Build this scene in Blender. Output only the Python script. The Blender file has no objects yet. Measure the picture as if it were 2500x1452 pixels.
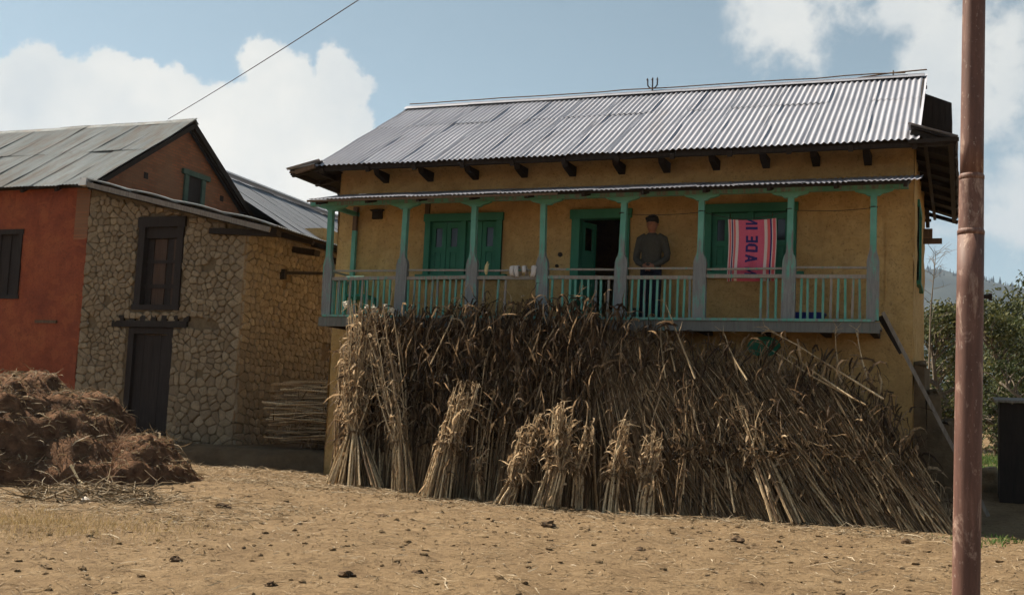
import bpy, math, random
from mathutils import Vector, Matrix, noise

random.seed(11)
SC = bpy.context.scene
COL = SC.collection
R = math.radians

# ------------------------------------------------------------------ camera
cam_d = bpy.data.cameras.new('camera')
cam = bpy.data.objects.new('camera', cam_d); COL.objects.link(cam)
cam_d.sensor_width = 36.0; cam_d.lens = 40.79
cam_d.clip_start = 0.05; cam_d.clip_end = 20000
def cam_matrix(loc, yaw, pitch, roll):
    F = Vector((-math.sin(yaw)*math.cos(pitch), math.cos(yaw)*math.cos(pitch), math.sin(pitch)))
    r0 = Vector((math.cos(yaw), math.sin(yaw), 0)); u0 = r0.cross(F)
    r = r0*math.cos(roll) + u0*math.sin(roll); u = u0*math.cos(roll) - r0*math.sin(roll)
    m = Matrix((r, u, -F)).transposed().to_4x4(); m.translation = Vector(loc)
    return m
CAM_LOC = Vector((10.1, -17.2, 1.18))
CM = cam_matrix(CAM_LOC, R(21.409), R(6.10), R(2.534))
cam.matrix_world = CM
SC.camera = cam

# ------------------------------------------------------------------ exposure
vs = SC.view_settings
vs.view_transform = 'Standard'; vs.look = 'None'; vs.exposure = 1.15; vs.gamma = 1.0
vs.use_curve_mapping = False
SC.cycles.max_bounces = 6; SC.cycles.diffuse_bounces = 3; SC.cycles.glossy_bounces = 2
SC.cycles.transparent_max_bounces = 6; SC.cycles.volume_bounces = 0
SC.cycles.use_adaptive_sampling = True; SC.cycles.adaptive_threshold = 0.03
SC.cycles.caustics_reflective = False; SC.cycles.caustics_refractive = False

# ------------------------------------------------------------------ sun
SUN = Vector((-0.88, 0.155, 1.0)).normalized()
sun_el = math.asin(SUN.z); sun_az = math.atan2(SUN.x, SUN.y)
sd = bpy.data.lights.new('sun', 'SUN'); so = bpy.data.objects.new('sun', sd); COL.objects.link(so)
sd.energy = 5.0; sd.angle = R(0.53); sd.color = (1.0, 0.89, 0.73)
so.rotation_euler = SUN.to_track_quat('Z', 'Y').to_euler(); so.location = (-10, 5, 30)

# ------------------------------------------------------------------ world: Nishita sky with cumulus
world = bpy.data.worlds.new('World'); SC.world = world; world.use_nodes = True
world.cycles.sampling_method = 'MANUAL'; world.cycles.sample_map_resolution = 512
wn = world.node_tree.nodes; wl = world.node_tree.links; wn.clear()
def W_(t, **k):
    n = wn.new(t)
    for a, b in k.items(): setattr(n, a, b)
    return n
wo = W_('ShaderNodeOutputWorld')
sky = W_('ShaderNodeTexSky', sky_type='NISHITA', sun_disc=False)
sky.sun_elevation = sun_el; sky.sun_rotation = sun_az
sky.altitude = 1500; sky.air_density = 1.0; sky.dust_density = 1.6; sky.ozone_density = 1.0
bg = W_('ShaderNodeBackground'); bg.inputs['Strength'].default_value = 0.05
tc = W_('ShaderNodeTexCoord')
nz = W_('ShaderNodeTexNoise'); nz.inputs['Scale'].default_value = 20; nz.inputs['Detail'].default_value = 8; nz.inputs['Roughness'].default_value = 0.62
wl.new(tc.outputs['Generated'], nz.inputs['Vector'])
nz2 = W_('ShaderNodeTexNoise'); nz2.inputs['Scale'].default_value = 5.5; nz2.inputs['Detail'].default_value = 5; nz2.inputs['Roughness'].default_value = 0.55
wl.new(tc.outputs['Generated'], nz2.inputs['Vector'])
def wmath(op, a, b=None, c=None, clamp=False):
    n = W_('ShaderNodeMath', operation=op, use_clamp=clamp)
    for i, v in enumerate((a, b, c)):
        if v is None: continue
        if isinstance(v, (int, float)): n.inputs[i].default_value = v
        else: wl.new(v, n.inputs[i])
    return n.outputs[0]
# cumulus lobes: (azimuth-like screen bearing x, y, radius) measured as directions in the sky
def sky_dir(px, py):
    d = Vector(((px-1250)/2832.5, (726-py)/2832.5, -1.0)); d = CM.to_3x3() @ d
    return d.normalized()
def sky_field(lobes, k):
    acc = None
    for d, r in lobes:
        vd = W_('ShaderNodeVectorMath', operation='DISTANCE'); wl.new(tc.outputs['Generated'], vd.inputs[0]); vd.inputs[1].default_value = d
        s = wmath('SUBTRACT', vd.outputs['Value'], r)
        acc = s if acc is None else wmath('SMOOTH_MIN', acc, s, k)
    return acc
cum = [(95,150,42),(30,220,70),(160,215,75),(250,195,78),(330,235,85),(400,260,85),(150,330,150),(455,330,90),(320,400,180),
       (640,150,58),(690,185,70),(735,175,45),(815,160,52),(840,205,48),(650,260,80),(740,290,120),(580,330,110),(845,350,48),
       (860,300,40),(700,430,170),(540,450,150),(880,370,40),(60,420,170),(420,470,150)]
cum = [(sky_dir(x, y), r/2832.5) for x, y, r in cum]
wisp = [(1840,-40,60),(1890,5,55),(1935,45,62),(1945,110,35),(2080,-30,70),(2190,5,75),(2290,40,95),(2350,110,110),(2300,185,90),(2275,250,75),
        (2400,190,120),(2360,300,75),(2440,270,100),(2480,400,40),(2470,480,62),(2520,500,75),(2430,520,45),(2490,215,60),(2340,420,40)]
wisp = [(sky_dir(x, y), r/2832.5) for x, y, r in wisp]
rs = random.Random(5)
f1 = sky_field(cum, 0.012); f2 = sky_field(wisp, 0.02)
e1 = wmath('MULTIPLY', wmath('SUBTRACT', nz.outputs['Fac'], 0.5), 0.06)
e2 = wmath('MULTIPLY', wmath('SUBTRACT', nz.outputs['Fac'], 0.5), 0.15)
def cover(f, e, soft):
    m = W_('ShaderNodeMapRange', interpolation_type='SMOOTHSTEP', clamp=True)
    wl.new(wmath('ADD', f, e), m.inputs['Value'])
    m.inputs['From Min'].default_value = soft; m.inputs['From Max'].default_value = -soft
    m.inputs['To Min'].default_value = 0; m.inputs['To Max'].default_value = 1
    return m.outputs[0]
c1 = cover(f1, e1, 0.0035); c2 = wmath('MULTIPLY', cover(f2, e2, 0.022), 0.95)
# the same broken cumulus goes on all round the sky
nz3 = W_('ShaderNodeTexNoise'); nz3.inputs['Scale'].default_value = 3.4; nz3.inputs['Detail'].default_value = 6; wl.new(tc.outputs['Generated'], nz3.inputs['Vector'])
vdd = W_('ShaderNodeVectorMath', operation='DISTANCE'); wl.new(tc.outputs['Generated'], vdd.inputs[0]); vdd.inputs[1].default_value = CM.to_3x3() @ Vector((0, 0, -1))
def wrange(v, a, b):
    m = W_('ShaderNodeMapRange', interpolation_type='SMOOTHSTEP', clamp=True); wl.new(v, m.inputs['Value']); m.inputs['From Min'].default_value = a; m.inputs['From Max'].default_value = b; return m.outputs[0]
c3 = wmath('MULTIPLY', wrange(nz3.outputs['Fac'], .60, .68), wrange(vdd.outputs['Value'], .58, .78))
cf = wmath('MAXIMUM', wmath('MAXIMUM', c1, c2), c3)
ramp = W_('ShaderNodeValToRGB'); wl.new(wmath('ADD', wmath('MULTIPLY', nz2.outputs['Fac'], .72), wmath('MULTIPLY', nz.outputs['Fac'], .28)), ramp.inputs['Fac'])
ramp.color_ramp.elements[0].position = 0.36; ramp.color_ramp.elements[0].color = (0.64, 0.68, 0.695, 1)
ramp.color_ramp.elements[1].position = 0.62; ramp.color_ramp.elements[1].color = (0.90, 0.88, 0.82, 1)
cs = W_('ShaderNodeVectorMath', operation='SCALE'); wl.new(ramp.outputs['Color'], cs.inputs[0]); cs.inputs['Scale'].default_value = 0.45/0.05
hsv = W_('ShaderNodeHueSaturation'); wl.new(sky.outputs['Color'], hsv.inputs['Color']); hsv.inputs['Hue'].default_value = .465; hsv.inputs['Saturation'].default_value = .66; hsv.inputs['Value'].default_value = .96
mx = W_('ShaderNodeMix', data_type='RGBA'); wl.new(cf, mx.inputs['Factor'])
wl.new(hsv.outputs['Color'], mx.inputs['A']); wl.new(cs.outputs['Vector'], mx.inputs['B'])
wl.new(mx.outputs['Result'], bg.inputs['Color']); wl.new(bg.outputs['Background'], wo.inputs['Surface'])

# ------------------------------------------------------------------ helpers
WM = {}
def tag(o, label=None, cat=None, group=None, kind=None):
    if label: o['label'] = label
    if cat: o['category'] = cat
    if group: o['group'] = group
    if kind: o['kind'] = kind
    return o
def link(o, parent=None, M=None):
    COL.objects.link(o)
    M = M or Matrix()
    o.matrix_basis = M
    if parent is not None:
        o.parent = parent; o.matrix_parent_inverse = WM[parent.name].inverted()
    WM[o.name] = M.copy()
    return o
def empty(name, loc, parent=None):
    o = bpy.data.objects.new(name, None); o.empty_display_size = 0.2
    return link(o, parent, Matrix.Translation(Vector(loc)))
class MB:
    """collects faces for one mesh"""
    def __init__(s): s.v = []; s.f = []; s.m = []; s.t = []; s.tint = 0.5; s.mi = 0
    def add(s, vs, fs):
        b = len(s.v); s.v.extend(vs); s.t.extend([s.tint]*len(vs))
        s.f.extend([tuple(i+b for i in f) for f in fs]); s.m.extend([s.mi]*len(fs))
    def hexa(s, c):   # 8 corners: bottom 4 ccw, top 4 ccw
        s.add(c, [(3,2,1,0),(4,5,6,7),(0,1,5,4),(1,2,6,5),(2,3,7,6),(3,0,4,7)])
    def box(s, x0, x1, y0, y1, z0, z1):
        s.hexa([(x0,y0,z0),(x1,y0,z0),(x1,y1,z0),(x0,y1,z0),(x0,y0,z1),(x1,y0,z1),(x1,y1,z1),(x0,y1,z1)])
    def bar(s, a, b, w, h=None, up=(0,0,1)):
        a = Vector(a); b = Vector(b); h = h or w; d = (b-a).normalized(); u = Vector(up)
        if abs(d.dot(u)) > .95: u = Vector((0,1,0))
        r = d.cross(u).normalized(); u = r.cross(d)
        c = []
        for p in (a, b):
            for sx, sy in ((-1,-1),(1,-1),(1,1),(-1,1)): c.append(tuple(p + r*(sx*w/2) + u*(sy*h/2)))
        s.add(c, [(3,2,1,0),(4,5,6,7),(0,1,5,4),(1,2,6,5),(2,3,7,6),(3,0,4,7)])
    def tube(s, pts, rad, n=6, cap=True, ell=None):
        pts = [Vector(p) for p in pts]; N = len(pts)
        if not hasattr(rad, '__len__'): rad = [rad]*N
        vs = []; fs = []
        prev = None
        for i, p in enumerate(pts):
            d = (pts[min(i+1,N-1)] - pts[max(i-1,0)])
            d = d.normalized() if d.length > 1e-9 else Vector((0,0,1))
            if prev is None:
                u = Vector((0,1,0)) if abs(d.y) < .9 else Vector((1,0,0))
                r = d.cross(u).normalized()
            else:
                r = (prev - d*prev.dot(d)); r = r.normalized() if r.length > 1e-6 else d.orthogonal().normalized()
            prev = r; u = d.cross(r)
            e = ell[i] if ell else 1.0
            for k in range(n):
                a = 2*math.pi*k/n
                vs.append(tuple(p + r*(math.cos(a)*rad[i]) + u*(math.sin(a)*rad[i]*e)))
        for i in range(N-1):
            for k in range(n):
                a = i*n+k; b = i*n+(k+1)%n; fs.append((a, b, b+n, a+n))
        if cap:
            fs.append(tuple(range(n-1,-1,-1))); fs.append(tuple(range((N-1)*n, N*n)))
        s.add(vs, fs)
    def mottle(s, n, per, rnd, amt):
        for i in range(n):
            k = rnd.uniform(-amt, amt)
            for j in range(per): q = len(s.t)-n*per+i*per+j; s.t[q] = max(0, min(1, s.t[q]+k))
    def ribbon(s, p, d, L, w, seg, droop, curl, side, rnd):
        """a thin curved leaf strip"""
        p = Vector(p); d = Vector(d).normalized(); sd_ = Vector(side)
        vs = []; st = L/seg
        tw = rnd.uniform(-curl, curl)
        for i in range(seg+1):
            t = i/seg
            ww = w*(0.55+0.9*t) if t < .35 else w*(1.0-((t-.35)/.65)**1.6)*0.86+0.0012
            sx = (sd_ - d*sd_.dot(d)); sx = sx.normalized() if sx.length > 1e-5 else d.orthogonal().normalized()
            vs.append(tuple(p - sx*ww*.5)); vs.append(tuple(p + sx*ww*.5))
            p = p + d*st
            d = (d + Vector((0,0,-droop)) + Vector((rnd.uniform(-1,1),rnd.uniform(-1,1),rnd.uniform(-1,1)))*curl*.55).normalized()
            sd_ = Matrix.Rotation(tw/seg*2.2, 3, d) @ sx
        s.add(vs, [(2*i,2*i+1,2*i+3,2*i+2) for i in range(seg)])
    def blob(s, c, r, amp=.25, sub=1, seed=0, sq=(1,1,1)):
        vs, fs = ICO[sub]; o = []
        for v in vs:
            V = Vector(v); k = 1+amp*noise.noise(V*1.6+Vector((seed*3.1,seed*1.7,seed)))*1.6
            o.append((c[0]+V.x*r*k*sq[0], c[1]+V.y*r*k*sq[1], c[2]+V.z*r*k*sq[2]))
        s.add(o, fs)
    def mesh(s, name, mats, smooth=False, tint=False):
        me = bpy.data.meshes.new(name); me.from_pydata(s.v, [], s.f)
        if not isinstance(mats, (list, tuple)): mats = [mats]
        for m in mats: me.materials.append(m)
        if len(mats) > 1: me.polygons.foreach_set('material_index', s.m)
        if smooth: me.polygons.foreach_set('use_smooth', [True]*len(me.polygons))
        if tint:
            at = me.attributes.new('tint', 'FLOAT', 'POINT'); at.data.foreach_set('value', s.t)
        me.update()
        return me
    def obj(s, name, mats, parent=None, smooth=False, tint=False, M=None):
        return link(bpy.data.objects.new(name, s.mesh(name, mats, smooth, tint)), parent, M)
def _ico():
    import bmesh
    out = {}
    for k in (1, 2, 3):
        bm = bmesh.new(); bmesh.ops.create_icosphere(bm, subdivisions=k, radius=1.0)
        out[k] = ([tuple(v.co) for v in bm.verts], [tuple(v.index for v in f.verts) for f in bm.faces]); bm.free()
    return out
ICO = _ico()
def n3(x, y, z=0): return noise.noise(Vector((x, y, z)))
def fbm(x, y, z=0, o=4): return noise.fractal(Vector((x, y, z)), 1.0, 2.0, o)
def smooth(a, b, x):
    t = max(0.0, min(1.0, (x-a)/(b-a))); return t*t*(3-2*t)
def lerp_tab(tab, x):
    if x <= tab[0][0]: return tab[0][1]
    for (a, b), (c, d) in zip(tab, tab[1:]):
        if x <= c: return b+(d-b)*(x-a)/(c-a)
    return tab[-1][1]

# ------------------------------------------------------------------ materials
class NT:
    def __init__(s, name):
        s.m = bpy.data.materials.new(name); s.m.use_nodes = True; s.n = s.m.node_tree.nodes; s.l = s.m.node_tree.links
        s.b = s.n['Principled BSDF']; s.out = s.n['Material Output']
    def new(s, t, **k):
        n = s.n.new(t)
        for a, b in k.items(): setattr(n, a, b)
        return n
    def coord(s, scale=(1,1,1), world_=False, rand=True):
        if world_: src = s.new('ShaderNodeNewGeometry').outputs['Position']
        else: src = s.new('ShaderNodeTexCoord').outputs['Object']
        if rand and not world_:
            oi = s.new('ShaderNodeObjectInfo'); mu = s.new('ShaderNodeVectorMath', operation='SCALE'); mu.inputs[0].default_value = (37, 19, 53)
            s.l.new(oi.outputs['Random'], mu.inputs['Scale'])
            ad = s.new('ShaderNodeVectorMath', operation='ADD'); s.l.new(src, ad.inputs[0]); s.l.new(mu.outputs['Vector'], ad.inputs[1]); src = ad.outputs['Vector']
        if scale != (1,1,1):
            mp = s.new('ShaderNodeMapping'); mp.inputs['Scale'].default_value = scale; s.l.new(src, mp.inputs['Vector']); src = mp.outputs['Vector']
        return src
    def noise(s, vec, scale, detail=4, rough=.6, dist=0):
        n = s.new('ShaderNodeTexNoise'); n.inputs['Scale'].default_value = scale; n.inputs['Detail'].default_value = detail
        n.inputs['Roughness'].default_value = rough; n.inputs['Distortion'].default_value = dist; s.l.new(vec, n.inputs['Vector']); return n.outputs['Fac']
    def ramp(s, fac, stops):
        r = s.new('ShaderNodeValToRGB'); s.l.new(fac, r.inputs['Fac']); e = r.color_ramp.elements
        while len(e) < len(stops): e.new(0.5)
        for i, (p, c) in enumerate(stops):
            e[i].position = p; e[i].color = (c, c, c, 1) if isinstance(c, (int, float)) else (*c, 1)
        return r.outputs['Color']
    def mix(s, fac, a, b, mode='MIX'):
        n = s.new('ShaderNodeMix', data_type='RGBA', blend_type=mode)
        for k, v in (('Factor', fac), ('A', a), ('B', b)):
            if isinstance(v, (int, float)): n.inputs[k].default_value = v if k == 'Factor' else (v, v, v, 1)
            elif isinstance(v, tuple): n.inputs[k].default_value = (*v, 1)
            else: s.l.new(v, n.inputs[k])
        return n.outputs['Result']
    def math(s, op, a, b=0.0, clamp=False):
        n = s.new('ShaderNodeMath', operation=op, use_clamp=clamp)
        for i, v in enumerate((a, b)):
            if isinstance(v, (int, float)): n.inputs[i].default_value = v
            else: s.l.new(v, n.inputs[i])
        return n.outputs[0]
    def maprange(s, v, a, b, c, d):
        n = s.new('ShaderNodeMapRange', clamp=True); s.l.new(v, n.inputs['Value'])
        for k, x in zip(('From Min','From Max','To Min','To Max'), (a, b, c, d)): n.inputs[k].default_value = x
        return n.outputs[0]
    def bump(s, h, strength=.4, dist=.02):
        n = s.new('ShaderNodeBump'); n.inputs['Strength'].default_value = strength; n.inputs['Distance'].default_value = dist
        s.l.new(h, n.inputs['Height']); s.l.new(n.outputs['Normal'], s.b.inputs['Normal'])
    def done(s, col, rough=.85, metal=0.0, spec=.3):
        if isinstance(col, tuple): s.b.inputs['Base Color'].default_value = (*col, 1)
        else: s.l.new(col, s.b.inputs['Base Color'])
        if isinstance(rough, (int, float)): s.b.inputs['Roughness'].default_value = rough
        else: s.l.new(rough, s.b.inputs['Roughness'])
        s.b.inputs['Metallic'].default_value = metal; s.b.inputs['Specular IOR Level'].default_value = spec
        return s.m
def simple(name, c1, c2, scale=6, rough=.85, bump=.3, stretch=(1,1,1), bs=None, spec=.25, dist=.01):
    t = NT(name); v = t.coord(stretch)
    f = t.noise(v, scale, 6, .65); col = t.ramp(f, [(.32, c1), (.68, c2)])
    if bump: t.bump(t.noise(v, bs or scale*3, 6, .7), bump, dist)
    return t.done(col, rough, 0, spec)
def plaster(name, base, dark, pit, pale):
    t = NT(name); v = t.coord(rand=False)
    big = t.noise(v, .9, 5, .65, .4); mid = t.noise(v, 4.5, 6, .7); fine = t.noise(v, 24, 5, .75)
    col = t.ramp(big, [(.3, dark), (.5, base), (.72, pale)])
    col = t.mix(t.ramp(mid, [(.38, .55), (.56, 0.0)]), col, dark)
    pits = t.ramp(fine, [(.36, 1.0), (.45, 0.0)])
    col = t.mix(t.math('MULTIPLY', pits, .55), col, pit)
    vo = t.new('ShaderNodeTexVoronoi', feature='DISTANCE_TO_EDGE'); vo.inputs['Scale'].default_value = 1.7
    dn = t.new('ShaderNodeTexNoise'); dn.inputs['Scale'].default_value = 3; dn.inputs['Detail'].default_value = 6; t.l.new(v, dn.inputs['Vector'])
    va = t.new('ShaderNodeVectorMath', operation='ADD'); t.l.new(v, va.inputs[0]); t.l.new(dn.outputs['Color'], va.inputs[1]); t.l.new(va.outputs['Vector'], vo.inputs['Vector'])
    crack = t.ramp(vo.outputs['Distance'], [(.0, .6), (.012, 0.0)])
    col = t.mix(t.math('MULTIPLY', crack, t.ramp(big, [(.45, 0.0), (.6, 1.0)])), col, pit)
    st = t.noise(t.coord((5, 5, .5), rand=False), 1.6, 6, .7)
    col = t.mix(t.ramp(st, [(.52, 0.0), (.68, .5)]), col, dark)
    pt = t.noise(t.coord((1, 1, 1.4), rand=False), 2.1, 3, .5, .8)
    col = t.mix(t.ramp(pt, [(.58, 0.0), (.62, .35)]), col, pale)
    strawy = t.noise(t.coord((14, 14, 60), rand=False), 1.4, 4, .7)
    col = t.mix(t.ramp(strawy, [(.60, 0.0), (.70, .35)]), col, pale)
    h = t.math('ADD', t.math('ADD', t.math('MULTIPLY', mid, .9), t.math('MULTIPLY', fine, .35)), t.math('MULTIPLY', pt, .8))
    t.bump(h, .85, .04)
    return t.done(col, .95, 0, .12)
M_OCHRE = plaster('ochre_mud_plaster', (.48, .315, .13), (.35, .22, .09), (.12, .072, .034), (.55, .375, .17))
M_RED = plaster('red_ochre_plaster', (.30, .085, .042), (.19, .052, .03), (.08, .03, .02), (.37, .12, .052))
def brick_mat():
    t = NT('gable_mud_brick'); v0 = t.coord(rand=False)
    sp = t.new('ShaderNodeSeparateXYZ'); t.l.new(v0, sp.inputs[0]); cb = t.new('ShaderNodeCombineXYZ'); t.l.new(sp.outputs['Y'], cb.inputs['X']); t.l.new(sp.outputs['Z'], cb.inputs['Y'])
    b = t.new('ShaderNodeTexBrick'); b.inputs['Scale'].default_value = 1.0; b.inputs['Brick Width'].default_value = .21; b.inputs['Row Height'].default_value = .068; b.inputs['Mortar Size'].default_value = .007
    b.inputs['Color1'].default_value = (.30, .125, .065, 1); b.inputs['Color2'].default_value = (.20, .088, .05, 1); b.inputs['Mortar'].default_value = (.15, .10, .065, 1)
    t.l.new(cb.outputs[0], b.inputs['Vector'])
    col = t.mix(t.ramp(t.noise(v0, 1.6, 5), [(.4, 0.0), (.62, .6)]), b.outputs['Color'], (.24, .135, .08))
    t.bump(t.math('ADD', t.math('MULTIPLY', b.outputs['Fac'], -.6), t.noise(v0, 20, 5)), .5, .015)
    return t.done(col, .95, 0, .1)
M_GABLE = brick_mat()
M_MORTAR = simple('mud_mortar', (.12, .088, .053), (.20, .148, .09), 9, .95, .7, dist=.03, spec=.1)
def stone_mat(name, cs):
    t = NT(name); oi = t.new('ShaderNodeObjectInfo'); at = t.new('ShaderNodeAttribute', attribute_name='tint')
    v = t.coord(rand=False)
    rnd = t.math('FRACT', t.math('ADD', t.math('MULTIPLY', oi.outputs['Random'], 1.0), at.outputs['Fac']))
    col = t.ramp(rnd, [(0.0, cs[0]), (.35, cs[1]), (.7, cs[2]), (1.0, cs[3])])
    f = t.noise(v, 8, 6, .7); col = t.mix(t.ramp(f, [(.35, .6), (.62, 0.0)]), col, cs[4])
    f2 = t.noise(v, 30, 4, .7); col = t.mix(t.ramp(f2, [(.38, .35), (.5, 0.0)]), col, (.06, .05, .04))
    t.bump(t.math('ADD', f, t.math('MULTIPLY', f2, .5)), .55, .02)
    return t.done(col, .92, 0, .15)
M_STONE = stone_mat('field_stone', [(.23,.17,.105),(.31,.24,.155),(.21,.16,.105),(.36,.285,.185),(.17,.12,.072)])
M_STONE2 = stone_mat('ochre_field_stone', [(.255,.205,.145),(.34,.285,.205),(.225,.185,.135),(.385,.325,.235),(.18,.14,.095)])
def tin(name, c1, c2, rust, amt, rough, metal):
    t = NT(name); oi = t.new('ShaderNodeObjectInfo'); v = t.coord((1, .16, 1))
    f = t.noise(v, 5, 6, .65); col = t.ramp(f, [(.3, c1), (.7, c2)])
    k = t.maprange(oi.outputs['Random'], 0, 1, .92, 1.05)
    mu = t.new('ShaderNodeVectorMath', operation='SCALE'); t.l.new(col, mu.inputs[0]); t.l.new(k, mu.inputs['Scale'])
    g = t.noise(t.coord((1.5, .35, 1)), 2.2, 7, .7)
    col = t.mix(t.ramp(g, [(.60-amt*.18, 0.0), (.78-amt*.12, amt)]), mu.outputs['Vector'], rust)
    t.bump(t.noise(v, 3, 3), .12, .02)
    return t.done(col, rough, metal, .4 if metal else .12)
M_TIN = tin('galvanised_tin', (.275,.282,.325), (.36,.366,.41), (.24,.19,.16), .35, .45, .3)
M_TIN_OLD = tin('weathered_tin', (.125,.145,.155), (.215,.24,.25), (.12,.09,.07), .8, .8, .0)
M_TIN_REAR = tin('dull_blue_tin', (0.160,0.172,0.196), (0.216,0.228,0.252), (0.176,0.144,0.128), .3, .55, .25)
M_TIN_WHITE = simple('bright_flashing_tin', (0.400,0.392,0.384), (0.496,0.480,0.464), 5, .45, .15, spec=.4)
def worn_paint(name, paint, paint2, wood, wood2, bias, byz=None):
    t = NT(name); v = t.coord((3, 3, .45)); f = t.noise(v, 5, 7, .7)
    w = t.ramp(t.noise(t.coord((6, 6, .5)), 7, 6, .7), [(.3, wood), (.7, wood2)])
    p = t.ramp(t.noise(t.coord(), 3, 4), [(.35, paint), (.65, paint2)])
    wear = f
    if byz:
        sp = t.new('ShaderNodeSeparateXYZ'); t.l.new(t.new('ShaderNodeNewGeometry').outputs['Position'], sp.inputs[0])
        wear = t.math('ADD', f, t.maprange(sp.outputs['Z'], byz[0], byz[1], byz[2], byz[3]))
    k = t.ramp(wear, [(bias-.05, 0.0), (bias+.06, 1.0)])
    t.bump(t.noise(t.coord((8, 8, .6)), 9, 5), .3, .006)
    return t.done(t.mix(k, p, w), .75, 0, .25)
TEAL, TEAL2 = (.09, .27, .21), (.14, .34, .275)
GREY, GREY2 = (.13, .135, .138), (.235, .235, .23)
M_POST = worn_paint('worn_teal_post_paint', TEAL, TEAL2, GREY, GREY2, .60, (3.55, 4.35, .19, -.04))
M_TEAL = worn_paint('teal_paint', TEAL, TEAL2, GREY, GREY2, .66)
M_TEALW = worn_paint('flaking_teal_paint', TEAL, TEAL2, GREY, GREY2, .53)
M_GREYW = worn_paint('weathered_rail_wood', (.06,.26,.19), (.09,.30,.23), (.19,.165,.14), (.31,.27,.235), .40)
M_GREEN = worn_paint('deep_green_joinery_paint', (.03, .145, .09), (.045, .185, .12), (.09, .12, .09), (.13, .13, .11), .74)
M_WOODD = simple('dark_timber', (.015,.011,.009), (.034,.025,.019), 5, .8, .4, (5,5,.6))  # near-black brown timber tone
M_WOODB = simple('brown_timber', (.09,.055,.034), (.16,.105,.065), 5, .8, .4, (5,5,.7))
M_WOODG = simple('grey_plank_wood', (.14,.12,.10), (.25,.22,.19), 6, .85, .4, (6,6,.6))
M_DARK = simple('dark_shutter_wood', (.018,.014,.012), (.04,.029,.024), 5, .8, .5, (9,9,.5))
M_SHUT = simple('brown_shutter_plank', (.055,.033,.023), (.10,.06,.04), 5, .85, .5, (9,9,.5))
def glass_mat():
    t = NT('dusty_window_glass'); return t.done((.02,.022,.028), .18, 0, .5)
M_GLASS = glass_mat()
def dirt_mat():
    t = NT('dry_field_dirt'); v = t.coord(rand=False)
    big = t.noise(v, .35, 5, .6); mid = t.noise(v, 2.3, 7, .68, .3); fine = t.noise(v, 14, 6, .72); grit = t.noise(v, 55, 4, .7)
    col = t.ramp(mid, [(.28, (0.122,0.080,0.045)), (.5, (0.198,0.136,0.076)), (.74, (0.264,0.190,0.112))])
    col = t.mix(t.ramp(big, [(.4, 0.0), (.62, .45)]), col, (0.175,0.121,0.070))
    col = t.mix(t.ramp(fine, [(.36, .8), (.49, 0.0)]), col, (0.083,0.054,0.031))
    col = t.mix(t.ramp(grit, [(.57, 0.0), (.67, .6)]), col, (0.333,0.246,0.148))
    h = t.math('ADD', t.math('MULTIPLY', mid, .6), t.math('ADD', t.math('MULTIPLY', fine, .55), t.math('MULTIPLY', grit, .22)))
    t.bump(h, 1.0, .06)
    return t.done(col, .97, 0, .08)
M_DIRT = dirt_mat()
M_EARTH = simple('bare_packed_earth', (.085,.06,.037), (.16,.115,.07), 3, .96, .8, dist=.05, spec=.08)
def dry_mat(name, cs, trans=0.0):
    t = NT(name); at = t.new('ShaderNodeAttribute', attribute_name='tint')
    col = t.ramp(at.outputs['Fac'], [(i/(len(cs)-1), c) for i, c in enumerate(cs)])
    f = t.noise(t.coord((3,3,1), rand=False), 16, 4, .7); col = t.mix(t.ramp(f, [(.36, .6), (.56, 0.0)]), col, tuple(x*.6 for x in cs[0]))
    m = t.done(col, .85, 0, .15)
    if trans:
        tr = t.new('ShaderNodeBsdfTranslucent'); t.l.new(col, tr.inputs['Color']); mxs = t.new('ShaderNodeMixShader'); mxs.inputs[0].default_value = trans
        t.l.new(t.b.outputs[0], mxs.inputs[1]); t.l.new(tr.outputs[0], mxs.inputs[2]); t.l.new(mxs.outputs[0], t.out.inputs['Surface'])
    return m
M_STALK = dry_mat('dry_maize_stalk', [(.10,.066,.04),(.23,.155,.088),(.44,.32,.185),(.66,.51,.32)])
M_LEAF = dry_mat('dry_maize_leaf', [(.055,.036,.024),(.15,.098,.058),(.37,.255,.148),(.68,.515,.33)], .45)
M_STALK_L = M_STALK; M_LEAF_L = M_LEAF
M_STRAW = dry_mat('straw_litter', [(0.093,0.064,0.038),(0.230,0.166,0.098),(0.357,0.272,0.170),(0.493,0.416,0.306)], .25)
M_HEAP = simple('manure_compost', (.06,.032,.02), (.20,.112,.065), 7, .97, .9, dist=.05, spec=.06)
M_DUNG = simple('dry_dung', (.075,.05,.032), (.16,.11,.07), 14, .97, .8, dist=.02, spec=.05)
def leaf_mat(name, cs):
    t = NT(name); at = t.new('ShaderNodeAttribute', attribute_name='tint')
    col = t.ramp(at.outputs['Fac'], [(i/(len(cs)-1), c) for i, c in enumerate(cs)])
    tr = t.new('ShaderNodeBsdfTranslucent'); t.l.new(col, tr.inputs['Color']); mxs = t.new('ShaderNodeMixShader'); mxs.inputs[0].default_value = .3
    m = t.done(col, .7, 0, .2); t.l.new(t.b.outputs[0], mxs.inputs[1]); t.l.new(tr.outputs[0], mxs.inputs[2]); t.l.new(mxs.outputs[0], t.out.inputs['Surface'])
    return m
M_FOL = leaf_mat('olive_foliage', [(.025,.034,.012),(.05,.06,.02),(.085,.09,.03),(.14,.13,.048)])
M_FOL2 = leaf_mat('dark_foliage', [(.018,.027,.011),(.034,.046,.017),(.055,.068,.023),(.085,.09,.033)])
M_GRASS = leaf_mat('green_grass', [(.04,.09,.02),(.07,.14,.03),(.12,.17,.05),(.22,.19,.08)])
M_DRYG = leaf_mat('dry_grass', [(.24,.165,.075),(.31,.22,.10),(.38,.28,.14),(.42,.32,.17)])
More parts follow.
